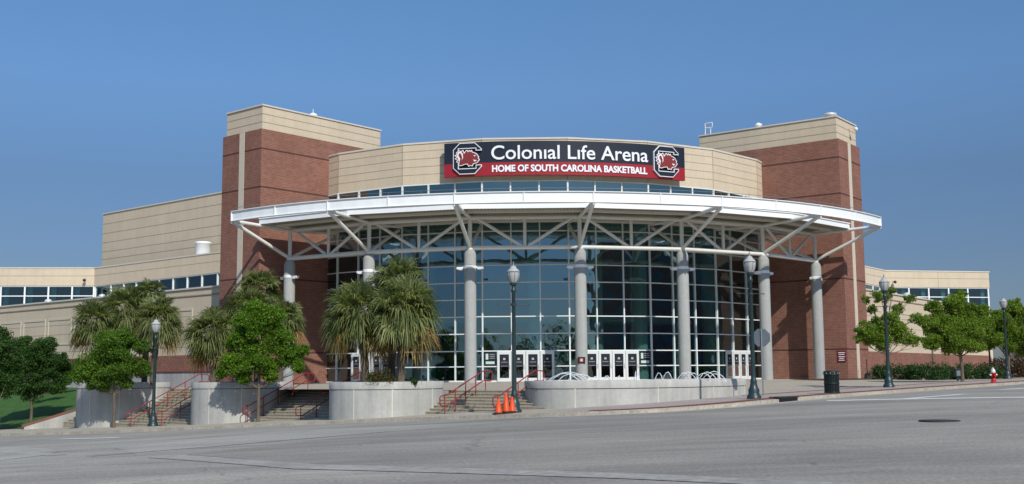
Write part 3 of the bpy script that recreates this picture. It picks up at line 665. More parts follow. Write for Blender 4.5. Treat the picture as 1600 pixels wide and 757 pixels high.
# ---- wings
def wing(sg,soff,ztop,zwin1,zwin0,acorn,alen,mull,fdir,flen,fw0,fmull,zwtop):
    O=np.array([sg*(A_+LO*CS),-B_+LO*SN]); W0=O+soff*np.array([-sg*SN,CS]); d=np.array([sg*CS,SN]); n=np.array([sg*SN,-CS])
    fr=frame(W0,d,n)
    mb=MB(); top=zwin0
    mb.box(-1,alen,-.5,0,2.5,top,fr,0)
    for z in (3.2,4.95,5.9): mb.box(2.2,alen,-.02,.004,z-.03,z+.03,fr,1)
    mb.box(-1,alen,-.3,.07,top-.62,top-.52,fr,1)
    mb.box(-1,alen,-.55,.12,top,top+.14,fr,2)
    w1=mb.build('lower_wall',['cream','cream_joint','coping'],arena)
    mb=MB()
    a=7.0
    while a<alen-5:   # raised panel frames
        for (p0,p1,q0,q1) in ((a,a+4.7,6.42,6.62),(a,a+4.7,3.9,4.05),(a,a+.16,4.05,6.42),(a+4.54,a+4.7,4.05,6.42)): mb.box(p0,p1,0,.05,q0,q1,fr,0)
        a+=5.2
    mb.build('panel_trim',['cream_trim'],w1)
    mb=MB(); 
    if sg<0:
        mb.box(-1,alen,-.5,.02,1.1,2.5,fr,0); mb.box(-1,alen,-.5,.30,-2,1.02,fr,1); mb.box(-1,alen,-.5,.38,1.02,1.14,fr,2)
    else: mb.box(-1,alen,-.5,.02,-2,2.5,fr,0)
    mb.build('brick_base',['brick','concrete','redbrick_line'],arena)
    # window strip and upper parapet, set well back from the lower wall
    WU=O+12.*np.array([-sg*SN,CS]); fr_=frame(WU,d,n); st=8
    mb=MB(); mb.quad(fr_(st,-.12,8.6),fr_(acorn,-.12,8.6),fr_(acorn,-.12,zwin1),fr_(st,-.12,zwin1))
    ws=mb.build('strip_window','wing_glass',arena)
    if sg<0: ws.data.flip_normals()
    mb=MB()
    for a in mull: mb.box(a-.08,a+.08,-.18,0,8.6,zwin1,fr_)
    mb.box(st,acorn,-.18,.01,zwin1-.12,zwin1,fr_); mb.box(st,acorn,-.18,.01,8.6,8.72,fr_)
    mb.build('window_frame','white',ws)
    mb=MB(); mb.box(st,acorn,-.5,.1,zwin1,ztop,fr_,0); mb.box(st,acorn,.08,.104,ztop-.88,ztop-.82,fr_,1); mb.box(st,acorn+.1,-.6,.16,ztop,ztop+.13,fr_,2); mb.box(st,acorn,-.5,.02,7,8.6,fr_,0)
    mb.build('upper_parapet',['cream','cream_joint','coping'],arena)
    K=np.array(fr_(acorn,0,0)[:2]); fd=np.array(fdir)/np.linalg.norm(fdir); fn=np.array([fd[1],-fd[0]]) if sg>0 else np.array([-fd[1],fd[0]])
    f2=frame(K,fd,fn)
    mb=MB(); mb.box(0,flen,-.5,.1,zwin1,ztop,f2,0); mb.box(0,flen,.08,.104,ztop-.88,ztop-.82,f2,1); mb.box(-.1,flen+.1,-.6,.16,ztop,ztop+.13,f2,2); mb.box(0,flen,-.5,.02,0,fw0,f2,0)
    if sg>0:
        mb.box(flen/2-.03,flen/2+.03,.08,.104,zwin1,ztop,f2,1); mb.box(flen-.5,flen-.003,-12,-.5,zwin1,ztop,f2,0); mb.box(flen-.5,flen-.003,-12,-.5,-1,fw0,f2,0)
    mb.build('end_parapet',['cream','cream_joint','coping'],arena)
    mb=MB(); mb.quad(f2(0,-.12,fw0),f2(flen,-.12,fw0),f2(flen,-.12,zwin1),f2(0,-.12,zwin1))
    if sg>0: mb.quad(f2(flen-.1,-.12,fw0),f2(flen-.1,-8,fw0),f2(flen-.1,-8,zwin1),f2(flen-.1,-.12,zwin1))
    ew=mb.build('end_window','wing_glass',arena)
    if sg<0: ew.data.flip_normals()
    mb=MB()
    for a in fmull: mb.box(a-.08,a+.08,-.18,0,fw0,zwin1,f2)
    for z in (zwin1-.06,9.93,fw0+.06): mb.box(0,flen,-.18,.01,z-.05,z+.05,f2)
    mb.build('window_frame','white',ew)
    mb=MB()   # room behind the glass, with a few light partitions
    mb.quad(fr_(st,-5,6),fr_(acorn+2,-5,6),fr_(acorn+2,-5,zwin1+.3),fr_(st,-5,zwin1+.3))
    mb.quad(f2(-1.5,-5,6),f2(flen-.6,-5,6),f2(flen-.6,-5,zwin1+.3),f2(-1.5,-5,zwin1+.3))
    mb.quad(fr_(st,-5,zwin1+.02),fr_(acorn+1,-5,zwin1+.02),fr_(acorn,-.3,zwin1+.02),fr_(st,-.3,zwin1+.02))
    mb.quad(f2(-1,-5,zwin1+.02),f2(flen-.6,-5,zwin1+.02),f2(flen-.6,-.3,zwin1+.02),f2(0,-.3,zwin1+.02))
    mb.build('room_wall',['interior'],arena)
    mb=MB()
    for a in mull[1::3]: mb.box(a+.3,a+1.2,-.9,-.8,8.6,zwin1,fr_)
    for a in fmull[1:]: mb.box(a-.7,a-.12,-.7,-.6,fw0,zwin1,f2)
    mb.build('blind','int_col',arena)
    mb=MB(); p=[fr(-1,-.5,0),fr(alen-.5,-.5,0),f2(flen,-.0,0) if sg>0 else f2(flen,0,0),f2(0,-.0,0),fr_(st,0,0)]
    mb.add([(x,y,7.85) for x,y,_ in p],[(0,1,2,3,4)]); mb.build('low_roof','coping',arena)
    return fr,f2,fr_
frL,f2L,fuL=wing(-1,2.2,13.07,11.1,8.30,41.0,52.5,[14.8,17.4,20.1,22.7,25.3,27.9,30.15,32.4,34.9,37.56,40.9],(-10.54,.36),14.6,7.9,[0.08,2.5,5.14,7.76,10.4,13],0)
frR,f2R,fuR=wing(1,2.6,13.13,11.15,8.32,42.18,53.2,[37.5,40,42.1],(14.47,1.32),14.53,7.9,[0.1,3.18,5.95,8.75,11.47,14.4],0)
mb=MB()   # tall cream block behind the left wing
mb.box(14,44.9,-18,-3,13.02,20.05,fuL,0); mb.box(14,41,-17,-6,-1,13.0,fuL,0)
for z in (14.6,15.5,16.6,17.7,18.85): mb.box(14,44.906,-18,-2.996,z-.04,z+.04,fuL,1)
mb.box(14,44.95,-18.05,-2.9,20.05,20.18,fuL,2)
mb.build('rear_block',['cream','cream_joint','coping'],arena)
mb=MB(); p=fuL(22.3,-1.6,0); mb.lathe((p[0],p[1],13.0),[(.8,0),(.8,1.5),(.84,1.53),(.84,1.7),(.7,1.76),(.3,1.8)],28); mb.build('exhaust_drum','white',arena)
def mush(fr,a,b,z,s=1):
    mb=MB(); p=fr(a,b,z); mb.lathe(p,[(.22*s,0),(.22*s,.5*s),(.42*s,.52*s),(.42*s,.68*s),(.30*s,.86*s),(.08*s,.95*s)],16); mb.build('roof_vent','silver',arena)
mush(frL,25.0,-1.6,8.1,.85); mush(frL,22.6,-1.0,8.1,.7); mush(frL,36.5,-2.0,8.1,.95)
mush(frR,20.4,-1.4,8.2,.75); mush(frR,24.6,-1.4,8.2,.95)
for fr,a,z in ((f2L,1.0,11.75),(f2R,.95,11.8)):
    mb=MB(); p=fr(a,.12,z); q=fr(a,.6,z); mb.tube([p,q],.05,6); mb.lathe((q[0],q[1],z-.25),[(.05,0),(.17,.07),(.2,.24),(.08,.36)],10); mb.build('wall_camera','iron',arena)
mb=MB(); mb.box(-22,22,4,40,-1,10.2); mb.prism([tuple(pv(rad(-50),25)),tuple(pv(rad(50),25)),(30,10),(-30,10)],12.9,13.0); mb.build('unseen_hall_mass','cream',arena)  # unseen mass and slab behind the lobby, added so light doesn't leak in
# plaque on the middle column
p=pv(0,RC); 
mb=MB(); v=np.array([CAM[0]-p[0],CAM[1]-p[1]]); v/=np.linalg.norm(v); d=np.array([-v[1],v[0]]); fr=frame(p+v*.45,d,v)
mb.box(-.27,.27,-.03,.04,1.35,1.80,fr,0); mb.box(-.2,.2,.04,.045,1.42,1.73,fr,1); mb.box(-.09,.09,.045,.05,1.48,1.68,fr,2)
tag(mb.build('plaque',['dark','maroon','cream_trim']),'small square framed plaque on the middle concrete column','plaque')
# banner behind left of door group
# ------------------------------------------------------------------ planters
PTOP=.27
def drum(name,poly_fn,cx,cy,label,cat,group,zb,soil='mulch',top=PTOP,n=64):
    t=thing(name,(cx,cy,0),label,cat,group)
    out=[poly_fn(2*math.pi*i/n,0) for i in range(n)]; inn=[poly_fn(2*math.pi*i/n,.3) for i in range(n)]
    mb=MB()
    def ring(P,z): return [(x,y,z) for x,y in P]
    co=[poly_fn(2*math.pi*i/n,-.02) for i in range(n)]
    mb.rings([ring(out,zb),ring(out,top-.36)],0,False); mb.rings([ring(poly_i(poly_fn,n,.03),top-.36),ring(poly_i(poly_fn,n,.03),top-.33)],1,False)
    mb.rings([ring(co,top-.33),ring(co,top-.02),ring(poly_i(poly_fn,n,.01),top),ring(inn,top),ring(inn,top-.25)],0,False)
    mb.build('wall',['concrete','dark'],t)
    mb=MB(); mb.add(ring(poly_i(poly_fn,n,.28),top-.12),[tuple(range(n))]); mb.build('soil' if soil=='mulch' else 'pool',soil,t)
    for i in range(0,n,8):
        mb=MB()
        a=2*math.pi*(i+2)/n; p=np.array(poly_fn(a,-.004)); q=np.array(poly_fn(a,.02)); tt=np.array(poly_fn(a+.01,0))-np.array(poly_fn(a-.01,0)); tt/=np.linalg.norm(tt)
        mb.box(-.025,.025,-.01,.004,zb,top-.02,frame(p,tt,np.array([tt[1],-tt[0]])))
        mb.build('wall_joint','coping',t)
    return t
def poly_i(fn,n,d): return [fn(2*math.pi*i/n,d) for i in range(n)]
def circ(r,rw=None):
    rw=rw or r
    def fn(a,d):   # a superellipse set along the kerb
        c,s=math.cos(a),math.sin(a); e=.85
        u=(r-d)*math.copysign(abs(c)**e,c); w_=(rw-d)*math.copysign(abs(s)**e,s)
        return (T_[0]*u+U_[0]*w_,T_[1]*u+U_[1]*w_)
    return fn
DRUMS={}
for key,s,w_,r,rw,lab in (('FL',7.3,-50.6,2.35,2.7,'tall round concrete planter left of the longest steps, farthest down the hill'),
                     ('L',18.6,-50.7,2.3,2.7,'round concrete planter with palmettos behind the bushy street tree'),
                     ('M',31.3,-52.5,2.25,2.75,'round concrete planter holding palmettos and red flowers nearest the kerb')):
    c=SW(s,w_); DRUMS[key]=c; drum('planter',circ(r,rw),c[0],c[1],lab,'planter','round concrete planters between the steps',-3.2)
FP=catmull([(-8.35,-62.6),(-8.0,-64.4),(-6.6,-65.5),(-4.2,-65.4),(-2.0,-64.3),(0,-62.6),(1.7,-60.8),(2.9,-59.2),(3.0,-57.9),(2.0,-57.2),(.2,-58.2),(-2.4,-60.2),(-5.0,-61.0),(-7.4,-61.4),(-8.35,-62.6)],5)[:-1]
FC=np.array([-2.5,-62.2]); NF=len(FP)
_t=np.roll(FP,-1,0)-np.roll(FP,1,0); _t/=np.linalg.norm(_t,axis=1)[:,None]; FN=np.c_[_t[:,1],-_t[:,0]]
if ((FP-FC)*FN).sum()<0: FN=-FN
def fpoly(a,d):
    x=(a/(2*math.pi)*NF)%NF; i=int(x); f=x-i; j=(i+1)%NF
    p=FP[i]*(1-f)+FP[j]*f; nrm=FN[i]*(1-f)+FN[j]*f; p=p-nrm*d-FC; return (float(p[0]),float(p[1]))
fount=drum('fountain',fpoly,FC[0],FC[1],'long curved concrete fountain basin with low arching jets of water','fountain',None,-1.6,'water',PTOP,NF)
def jet(x0,x1,h,yd):
    # arc of water between two survey columns
    a=CAM+(CF+CR*(x0-800)/CAMP[0])*yd; b=CAM+(CF+CR*(x1-800)/CAMP[0])*yd
    pts=[]; n=14
    for i in range(n+1):
        t=i/n; pts.append((a[0]*(1-t)+b[0]*t+RS.normal(0,.01)-FC[0],a[1]*(1-t)+b[1]*t+RS.normal(0,.01)-FC[1],PTOP-.12+h*4*t*(1-t)+RS.normal(0,.008)))
    mb=MB(); mb.tube(pts,[.010+.011*i/n+abs(RS.normal(0,.006)) for i in range(n+1)],6); mb.build('water_jet','spray',fount)
for x0,x1,h,yd in ((855,905,.42,49),(866,912,.40,49.4),(850,920,.48,49.8),(880,928,.38,50.0),(920,935,.28,50),(937,952,.30,49.5),(940,950,.25,49.8),(960,966,.3,50),(1018,1031,.42,50.5),(1029,1047,.44,50.5),(1052,1075,.40,50.8),(1056,1083,.44,51),(1064,1090,.4,51.2),(1080,1107,.38,52),(1084,1115,.44,52.3),(1090,1128,.46,52.4),(1100,1122,.36,52.6)):
    jet(x0,x1,h,yd)
mb=MB()
for i in range(26): 
    a=CAM+(CF+CR*((992+RS.normal(0,1.5))-800)/CAMP[0])*50; h=abs(RS.normal(0,.22))+.1
    mb.tube([(a[0]-FC[0]+RS.normal(0,.05),a[1]-FC[1]+RS.normal(0,.05),PTOP-.12),(a[0]-FC[0],a[1]-FC[1],PTOP-.1+h)],[.06,.015],5)
mb.build('water_plume','spray',fount)
# ------------------------------------------------------------------ stairs
def stairs(s0,s1,wtop,n,ztop,run,rise,label,rails):
    t=thing('staircase',(0,0,0),label,'steps','concrete steps climbing to the plaza'); mb=MB()
    fr=lambda a,b,z:tuple(list(SW(a,b))+[z])
    for i in range(n):
        z=ztop-rise*i; w0=wtop-run*i
        mb.box(s0,s1,w0,wtop+.3-.003*i,z-rise-.02 if i<n-1 else z-rise-1.0,z-.002*(i==0),fr,0)
        mb.box(s0,s1,w0-.02,w0+.001,z-.045,z-.001-.002*(i==0),fr,1)
    mb.build('steps',['stair','sidewalk'],t)
    slope=rise/run
    for (s,) in rails:
        top=[];r=.028; H=.86
        def P(w_,h): 
            zz=ztop+min(0,max(-rise*n,(w_-wtop)*slope)); return fr(s,w_,zz+h)
        wb=wtop-run*n
        up=[P(wb-.45,H-.1),P(wb-.38,H-.02),P(wb-.3,H),P(wb+.05,H)]+[P(wb+.3+i*(wtop-wb-.3)/4,H+.02) for i in range(5)]+[P(wtop+.55,H),P(wtop+.65,H-.06),P(wtop+.68,H-.15)]
        lo=[P(wtop+.68,H-.32),P(wtop+.62,H-.42),P(wtop+.5,H-.45)]+[P(wtop-i*(wtop-wb-.3)/4,H-.43) for i in range(5)]+[P(wb+.05,H-.45),P(wb-.3,H-.45),P(wb-.42,H-.4),P(wb-.45,H-.3),P(wb-.45,H-.1)]
        mb=MB(); mb.tube(up+lo,r,7); h=mb.build('handrail','rail',t)
        k=4
        for i in range(k+1):
            w_=wb-.12+(wtop-wb+.3)*i/k; zz=ztop+min(0,max(-rise*n,(w_-wtop)*slope)); a=fr(s,w_,zz-.15)
            mb=MB(); mb.tube([a,(a[0],a[1],zz+H)],.026,6); mb.build('rail_post','rail',h)
    return t
stairs(33.0,39.8,-50.1,8,-.16,.32,.132,'short concrete steps between the fountain and the flower planter',[(35.1,),(38.1,)])
stairs(20.5,29.6,-48.4,12,-.155,.32,.138,'concrete steps between the two middle round planters, half in shade',[(21.1,),(25.2,)])
stairs(9.2,16.8,-48.4,14,-.15,.32,.146,'longest concrete steps behind the left street lamp',[(11.7,),(14.6,)])
stairs(3.3,5.6,-49.6,9,-1.0,.32,.14,'narrow steps beside the sloping wall left of the last planter',[])
# sloping cheek wall with red coping
t=thing('retaining_wall',(0,0,0),'low sloping concrete wall with a red brick coping at the edge of the lawn','wall')
fr=lambda a,b,z:tuple(list(SW(a,b))+[z]); mb=MB(); mc=MB()
p0=(2.0,-54.0); p1=(4.3,-48.0); 
d=np.array(p1)-np.array(p0); nn=np.array([-d[1],d[0]]); nn=nn/np.linalg.norm(nn)*.15
def zc(f): return -2.35+f*1.95
V=[]
for f in (0,1):
    for e in (-1,1):
        q=np.array(p0)+d*f+nn*e; V.append(fr(q[0],q[1],-3.2)); V.append(fr(q[0],q[1],zc(f)))
mb.add(V,[(0,1,3,2),(4,6,7,5),(0,4,5,1),(2,3,7,6),(1,5,7,3),(0,2,6,4)]); mb.build('wall_body','concrete',t)
V=[]
for f in (-.02,1.02):
    for e in (-1.35,1.35):
        q=np.array(p0)+d*f+nn*e; V.append(fr(q[0],q[1],zc(f)+.004)); V.append(fr(q[0],q[1],zc(f)+.10))
mc.add(V,[(0,1,3,2),(4,6,7,5),(0,4,5,1),(2,3,7,6),(1,5,7,3),(0,2,6,4)]); mc.build('coping','redbrick_line',t)
# ------------------------------------------------------------------ street furniture
def groundz(x,y):
    return float(tzv(x,y)+.13) if kdist(x,y)<4.5 or x<-8 else float(plazaz(x,y))
def make_lamp():
    t=thing('street_lamp',(0,0,0),'','street lamp','green street lamps with acorn lanterns along the kerb')
    mb=MB(); mb.lathe((0,0,-.05),[(.30,0),(.30,.15),(.25,.20),(.22,.28),(.235,.40),(.17,.52),(.13,.70),(.145,.76),(.11,.84),(.10,1.0)],20); mb.build('base','green',t)
    mb=MB(); mb.lathe((0,0,.94),[(.098,0),(.072,3.9),(.105,3.93),(.105,4.02),(.08,4.06),(.09,4.2)],16); mb.build('post','green',t)
    mb=MB(); mb.tube([(-.62,0,4.35),(.62,0,4.35)],.018,6); mb.tube([(0,0,4.3),(0,0,4.4)],.115,10)
    for s in (-1,1): mb.lathe((s*.63,0,4.32),[(.01,0),(.035,.03),(.01,.06)],8)
    mb.build('cross_arm','green',t)
    mb=MB(); mb.lathe((0,0,5.12),[(.10,0),(.16,.04),(.13,.10),(.14,.12)],16); mb.build('lantern_collar','green',t)
    mb=MB(); mb.lathe((0,0,5.24),[(.13,0),(.205,.12),(.25,.28),(.262,.40),(.255,.44)],20,cap=False); mb.build('globe','globe_white',t)
    mb=MB(); mb.lathe((0,0,5.68),[(.275,0),(.27,.02),(.20,.10),(.13,.16),(.12,.21),(.07,.25)],20); g=mb.build('lantern_cap','globe_white',t)
    mb=MB()
    for j in range(8):
        a=2*math.pi*j/8; mb.tube([(r*math.cos(a),r*math.sin(a),z) for r,z in ((.14,5.24),(.215,5.36),(.258,5.52),(.268,5.68))],.009,4)
    mb.tube([(.272*math.cos(2*math.pi*j/20),.272*math.sin(2*math.pi*j/20),5.68) for j in range(21)],.014,5)
    mb.build('lantern_rib','grey_metal',t)
    mb=MB(); mb.lathe((0,0,5.92),[(.05,0),(.06,.03),(.02,.06),(.035,.10),(.008,.2)],10); mb.build('finial','grey_metal',t)
    return t
lamp0=make_lamp()
for i,(x,y,z,lab) in enumerate(((-27.33,-47.1,-2.15,'green street lamp in front of the longest left steps'),(-9.36,-67.12,-.98,'tall green street lamp beside the orange traffic cones'),(.65,-67.0,-.52,'tall green street lamp next to the back of the stop sign'),(12.56,-54.11,-.28,'green street lamp between the litter bin and the right-hand trees'),(31.23,-33.92,-.03,'farthest green street lamp near the fire hydrant'))):
    o=lamp0 if i==0 else copy_tree(lamp0); o.location=(x,y,z); o['label']=lab; o.rotation_euler=(0,0,.1*i)
# stop sign seen from behind
t=thing('stop_sign',(2.47,-62.92,float(groundz(2.47,-62.92))),'grey back of an octagonal stop sign on a square metal post','road sign'); 
mb=MB(); mb.box(-.03,.03,-.03,.03,-.1,3.0); mb.build('post','grey_metal',t)
oc=[(.43*math.cos(math.pi/8+i*math.pi/4),.43*math.sin(math.pi/8+i*math.pi/4)) for i in range(8)]
f=lambda x,y,z:(x,z,y)
mb=MB(); n=8; mb.add([(x,.035,2.62+z) for x,z in oc]+[(x,.05,2.62+z) for x,z in oc],[tuple(range(8))]+[tuple(range(8,16))[::-1]]+[(i,(i+1)%8,(i+1)%8+8,i+8) for i in range(8)]); pl=mb.build('sign_panel','sign_back',t)
mb=MB(); mb.add([(x*.97,.054,2.62+z*.97) for x,z in oc],[tuple(range(8))[::-1]]); mb.build('sign_face','hydrant',pl)
t.rotation_euler=(0,0,-.16)
# litter bin
bx,by=5.44,-63.56
t=thing('litter_bin',(bx,by,groundz(bx,by)),'dark green slatted litter bin standing at the kerb','litter bin')
mb=MB(); mb.lathe((0,0,.04),[(.27,0),(.27,.80)],20,0); mb.build('liner','dark',t)
mb=MB()
for i in range(28):
    a=2*math.pi*i/28; d=np.array([-math.sin(a),math.cos(a)]); nn=np.array([math.cos(a),math.sin(a)]); mb.box(-.024,.024,0,.015,.06,.82,frame(nn*.315,d,nn))
mb.build('slats','bin',t)
mb=MB()
for z in (.02,.42,.80): mb.lathe((0,0,z),[(.30,0),(.345,0),(.345,.06),(.30,.06)],28,cap=False)
mb.build('hoop','bin',t)
mb=MB(); mb.lathe((0,0,.84),[(.34,0),(.345,.10),(.345,.13),(.33,.16),(.18,.17),(.17,.12)],28,cap=False); 
mb.build('rim','bin',t)
mb=MB()
for i in range(12):
    a=2*math.pi*i/12; p=np.array([math.cos(a),math.sin(a)]); mb.lathe((p[0]*.345,p[1]*.345,.87),[(.035,0),(.035,.07)],6)
mb.build('rim_boss','grey_metal',t)
# traffic cones
def make_cone(h):
    t=thing('traffic_cone',(0,0,0),'','traffic cone','orange traffic cones by the lamp post')
    mb=MB(); mb.box(-.2,.2,-.2,.2,0,.05); mb.lathe((0,0,.05),[(.17,0),(.16,.03)],16); mb.build('base','rubber',t)
    mb=MB(); mb.lathe((0,0,.06),[(.15,0),(.035,h-.06),(.02,h-.06)],20); 
    mb.build('cone_body','orange',t); return t
c0=make_cone(.62)
cps=[(777.3,644.5,0,'short orange traffic cone, left of the three beside the lamp',1.0),(789,643,0,'tallest orange traffic cone, stacked and standing in the middle of three',1.28),(798.2,643,0,'orange traffic cone half hidden behind the lamp post',1.04)]
for i,(x,y,_,lab,sc) in enumerate(cps):
    o=c0 if i==0 else copy_tree(c0); q=px(x,y,.13); d=np.array([x,0]); 
    yd=44.6+.5*i; a=CAM+(CF+CR*(x-800)/CAMP[0])*yd; o.location=(a[0],a[1],float(tzv(a[0],a[1]))+.131); o['label']=lab; o.scale=(1,1,sc); o.rotation_euler=(0,0,.3*i+.2)
# hydrant
hx,hy=18.74,-52.97
a=CAM+(CF+CR*(1540-800)/CAMP[0])*63; hx,hy=a[0],a[1]
hz=float(tzv(hx,hy)+.13)
a=CAM+(CF+CR*(1540-800)/CAMP[0])*68
t=thing('fire_hydrant',(a[0],a[1],groundz(a[0],a[1])),'red fire hydrant with a silver top near the right-hand kerb','hydrant')
mb=MB(); mb.lathe((0,0,0),[(.2,0),(.2,.05),(.14,.06),(.13,.5),(.17,.52),(.17,.58),(.14,.6)],16); mb.build('barrel','hydrant',t)
mb=MB(); mb.lathe((0,0,.6),[(.14,0),(.14,.05),(.11,.17),(.05,.24),(.03,.25),(.03,.31)],14); mb.build('bonnet','silver',t)
for s in (-1,1): 
    mb=MB(); mb.tube([(s*.1,0,.46),(s*.23,0,.46)],.06,10); mb.build('nozzle_cap','silver',t)
mb=MB(); mb.tube([(0,-.1,.42),(0,-.24,.42)],.08,10); mb.build('pumper_nozzle','hydrant',t)
# kerb inlet and manhole
a=px(1256,627); k=int(np.argmin(np.hypot(KP[:,0]-a[0],KP[:,1]-a[1]))); d=KP[k+1]-KP[k]; d/=np.linalg.norm(d); nn=np.array([d[1],-d[0]])
z0=float(tzv(*KP[k])); mb=MB(); fr=frame(KP[k],d,nn); mb.box(-.75,.75,-.25,.015,z0-.03,z0+.16,fr,0); mb.box(-.85,.85,-.4,.02,z0+.16,z0+.2,fr,1)
tag(mb.build('storm_drain',['dark','iron']),'black kerb inlet of a storm drain below the litter bin','storm drain')
a=px(1468,659); mb=MB(); zz=tz(*a); mb.lathe((0,0,0),[(.52,0),(.52,.03),(.42,.034),(.41,.028),(.1,.03)],28); tag(mb.build('manhole_cover','iron',None,(a[0],a[1],zz+.004)),'dark round iron manhole cover in the asphalt','manhole cover')
# ash urn by right tower
Cn=np.array([A_,-B_]); do=np.array([CS,SN]); no=np.array([SN,-CS]); q=Cn+do*1.9+no*1.0
t=thing('ash_stand',(q[0],q[1],float(plazaz(*q))),'small black ash stand with a thin pole by the right tower','ash stand')
mb=MB(); mb.lathe((0,0,0),[(.3,0),(.3,.06),(.26,.38),(.12,.5),(.04,.55)],14); mb.build('bowl','iron',t)
mb=MB(); mb.tube([(-.05,0,.5),(-.05,0,1.65)],.04,6); mb.build('pole','iron',t)
# utility box in hedge
a=CAM+(CF+CR*(1485-800)/CAMP[0])*79
t=thing('utility_box',(a[0],a[1],float(plazaz(a[0],a[1]))),'small green utility cabinet set in the low hedge','utility box')
mb=MB(); mb.box(-.2,.2,-.15,.15,.3,.78); mb.box(-.25,.25,-.2,.2,.78,.86); mb.box(-.06,.06,-.06,.06,0,.3); mb.build('cabinet','green',t)
mb=MB(); mb.box(-.15,.15,-.165,-.15,.36,.72); mb.build('door','grey_metal',t)
# ------------------------------------------------------------------ vegetation
def fastmesh(name,V,F,mats,parent,loc=None):
    me=bpy.data.meshes.new(name); nf=len(F); k=F.shape[1]
    me.vertices.add(len(V)); me.vertices.foreach_set('co',V.astype('f').ravel()); me.loops.add(nf*k); me.loops.foreach_set('vertex_index',F.astype('i').ravel())
    me.polygons.add(nf); me.polygons.foreach_set('loop_start',np.arange(0,nf*k,k,dtype='i')); me.polygons.foreach_set('loop_total',np.full(nf,k,'i'))
    me.update(calc_edges=True)
    me.materials.append(M[mats]); return link(name,me,parent,loc)
def leaves(P,size,asp=.6,flat=.0):
    n=len(P); a=RS.normal(size=(n,3)); a/=np.linalg.norm(a,axis=1)[:,None]; b=RS.normal(size=(n,3)); b[:,2]*=(1-flat); b-=(b*a).sum(1)[:,None]*a; b/=np.linalg.norm(b,axis=1)[:,None]
    s=(size*RS.uniform(.6,1.3,n))[:,None]; a=a*s*.5; b=b*s*.5*asp
    V=np.stack([P-a,P+b-a*.1,P+a,P-b-a*.1],1).reshape(-1,3); return V,np.arange(4*n).reshape(n,4)
def lobepts(c,r,n,sub=16,sq=.85):
    """points in ragged sub-clumps around an ellipsoidal lobe"""
    out=[]; k=sub
    d=RS.normal(size=(k,3)); d/=np.linalg.norm(d,axis=1)[:,None]; rr=RS.uniform(.25,.95,k)**.7
    C=np.array(c)+d*rr[:,None]*np.array([r,r,r*sq]); per=n//k+1
    for i in range(k):
        q=RS.normal(size=(per,3)); q/=np.linalg.norm(q,axis=1)[:,None]; q*=(RS.uniform(0,1,per)**.45)[:,None]*r*RS.uniform(.30,.50)*np.array([1,1,.75]); out.append(C[i]+q)
    P_=np.concatenate(out)[:n]; m_=int(n*.28); q=RS.normal(size=(m_,3)); q/=np.linalg.norm(q,axis=1)[:,None]; q*=(RS.uniform(0,1,m_)**.4)[:,None]*r*.9*np.array([1,1,sq]); P_[RS.choice(len(P_),m_,False)]=np.array(c)+q; return P_
def tree(px_,depth,zbase,lobes,mat,label,group,dens=1.0,leaf=.15,name='street_tree',tr=.09,lean=0,sub=16,zscale=1.0):
    """lobes: (x,y,r) of the crown masses, as measured on the survey picture at the trunk's distance"""
    a=CAM+(CF+CR*(px_-800)/CAMP[0])*depth; bx,by=a[0],a[1]
    z0=zbase if zbase is not None else groundz(bx,by)
    t=thing(name,(bx,by,z0),label,'tree',group); sc=depth/CAMP[0]; P=[];L=[]
    hor=587-(px_-800)*.008
    for (lx,ly,r) in lobes:
        dx=(lx-px_)*sc; z=.52+(hor-ly)*sc-z0; r*=sc; dy=RS.uniform(-.55,.55)*r*(.7 if depth<70 else 1.2)
        c=(CR[0]*dx+CF[0]*dy,CR[1]*dx+CF[1]*dy,z); L.append((c,r)); P.append(lobepts(c,r,int(1500*dens*(r/.6)**2*(0.15/leaf)**1.6),sub))
    P=np.concatenate(P); V,F=leaves(P,leaf*.82); fastmesh('crown',V,F,mat,t)
    zc=min(c[2]-r*.6 for c,r in L); cx=sum(c[0] for c,r in L)/len(L); cy=sum(c[1] for c,r in L)/len(L)
    ztop=max(c[2] for c,r in L)
    fork=(cx*.15,cy*.15,max(.9,zc*.95)); mid=(cx*.6,cy*.6,(fork[2]+ztop)/2)
    mb=MB(); mb.tube([(0,0,-.1),(.01,0,.15),(.02,.01,fork[2]*.5),fork,mid,(cx,cy,ztop)],[tr*1.5,tr*1.1,tr,tr*.85,tr*.5,tr*.15],9)
    for c,r in L:
        st=np.array(fork)*(.9) if c[2]<mid[2] else np.array(mid)*.85; en=np.array(c); m_=(st+en)/2+np.array([0,0,-.12]); 
        mb.tube([st,m_,en],[tr*.42,tr*.3,tr*.1],6)
        for _ in range(3):
            e2=en+RS.normal(0,.45,3)*r; mb.tube([m_,(m_+e2)/2+RS.normal(0,.05,3),e2],[tr*.18,tr*.12,tr*.04],4)
    mb.build('trunk','bark',t); return t
G1='street trees along the left kerb'; G2='street trees along the right kerb'
tree(10,69,None,[(-15,560,34),(12,545,28),(20,590,22),(-20,605,26),(28,565,20),(5,525,16),(-30,530,30)],'leaf_dark','dark green street tree cut by the left edge, on a slim trunk',G1,1.1,.15)
tree(60,76,-2.3,[(60,560,34),(30,580,26),(88,575,28),(55,600,28),(95,600,20),(40,545,22),(78,545,22),(20,605,18),(105,565,14)],'leaf_dark','dark bushy tree on the lawn left of the sloping wall',G1,1.2,.15)
tree(187,64.8,None,[(185,545,30),(160,570,26),(200,575,28),(225,575,18),(140,585,20),(172,592,22),(205,600,12),(170,530,18),(200,530,20),(130,570,10),(228,545,14),(150,602,10)],'leaf_mid','street tree in front of the leftmost planter with palmettos behind it',G1,1.2,.14,tr=.08)
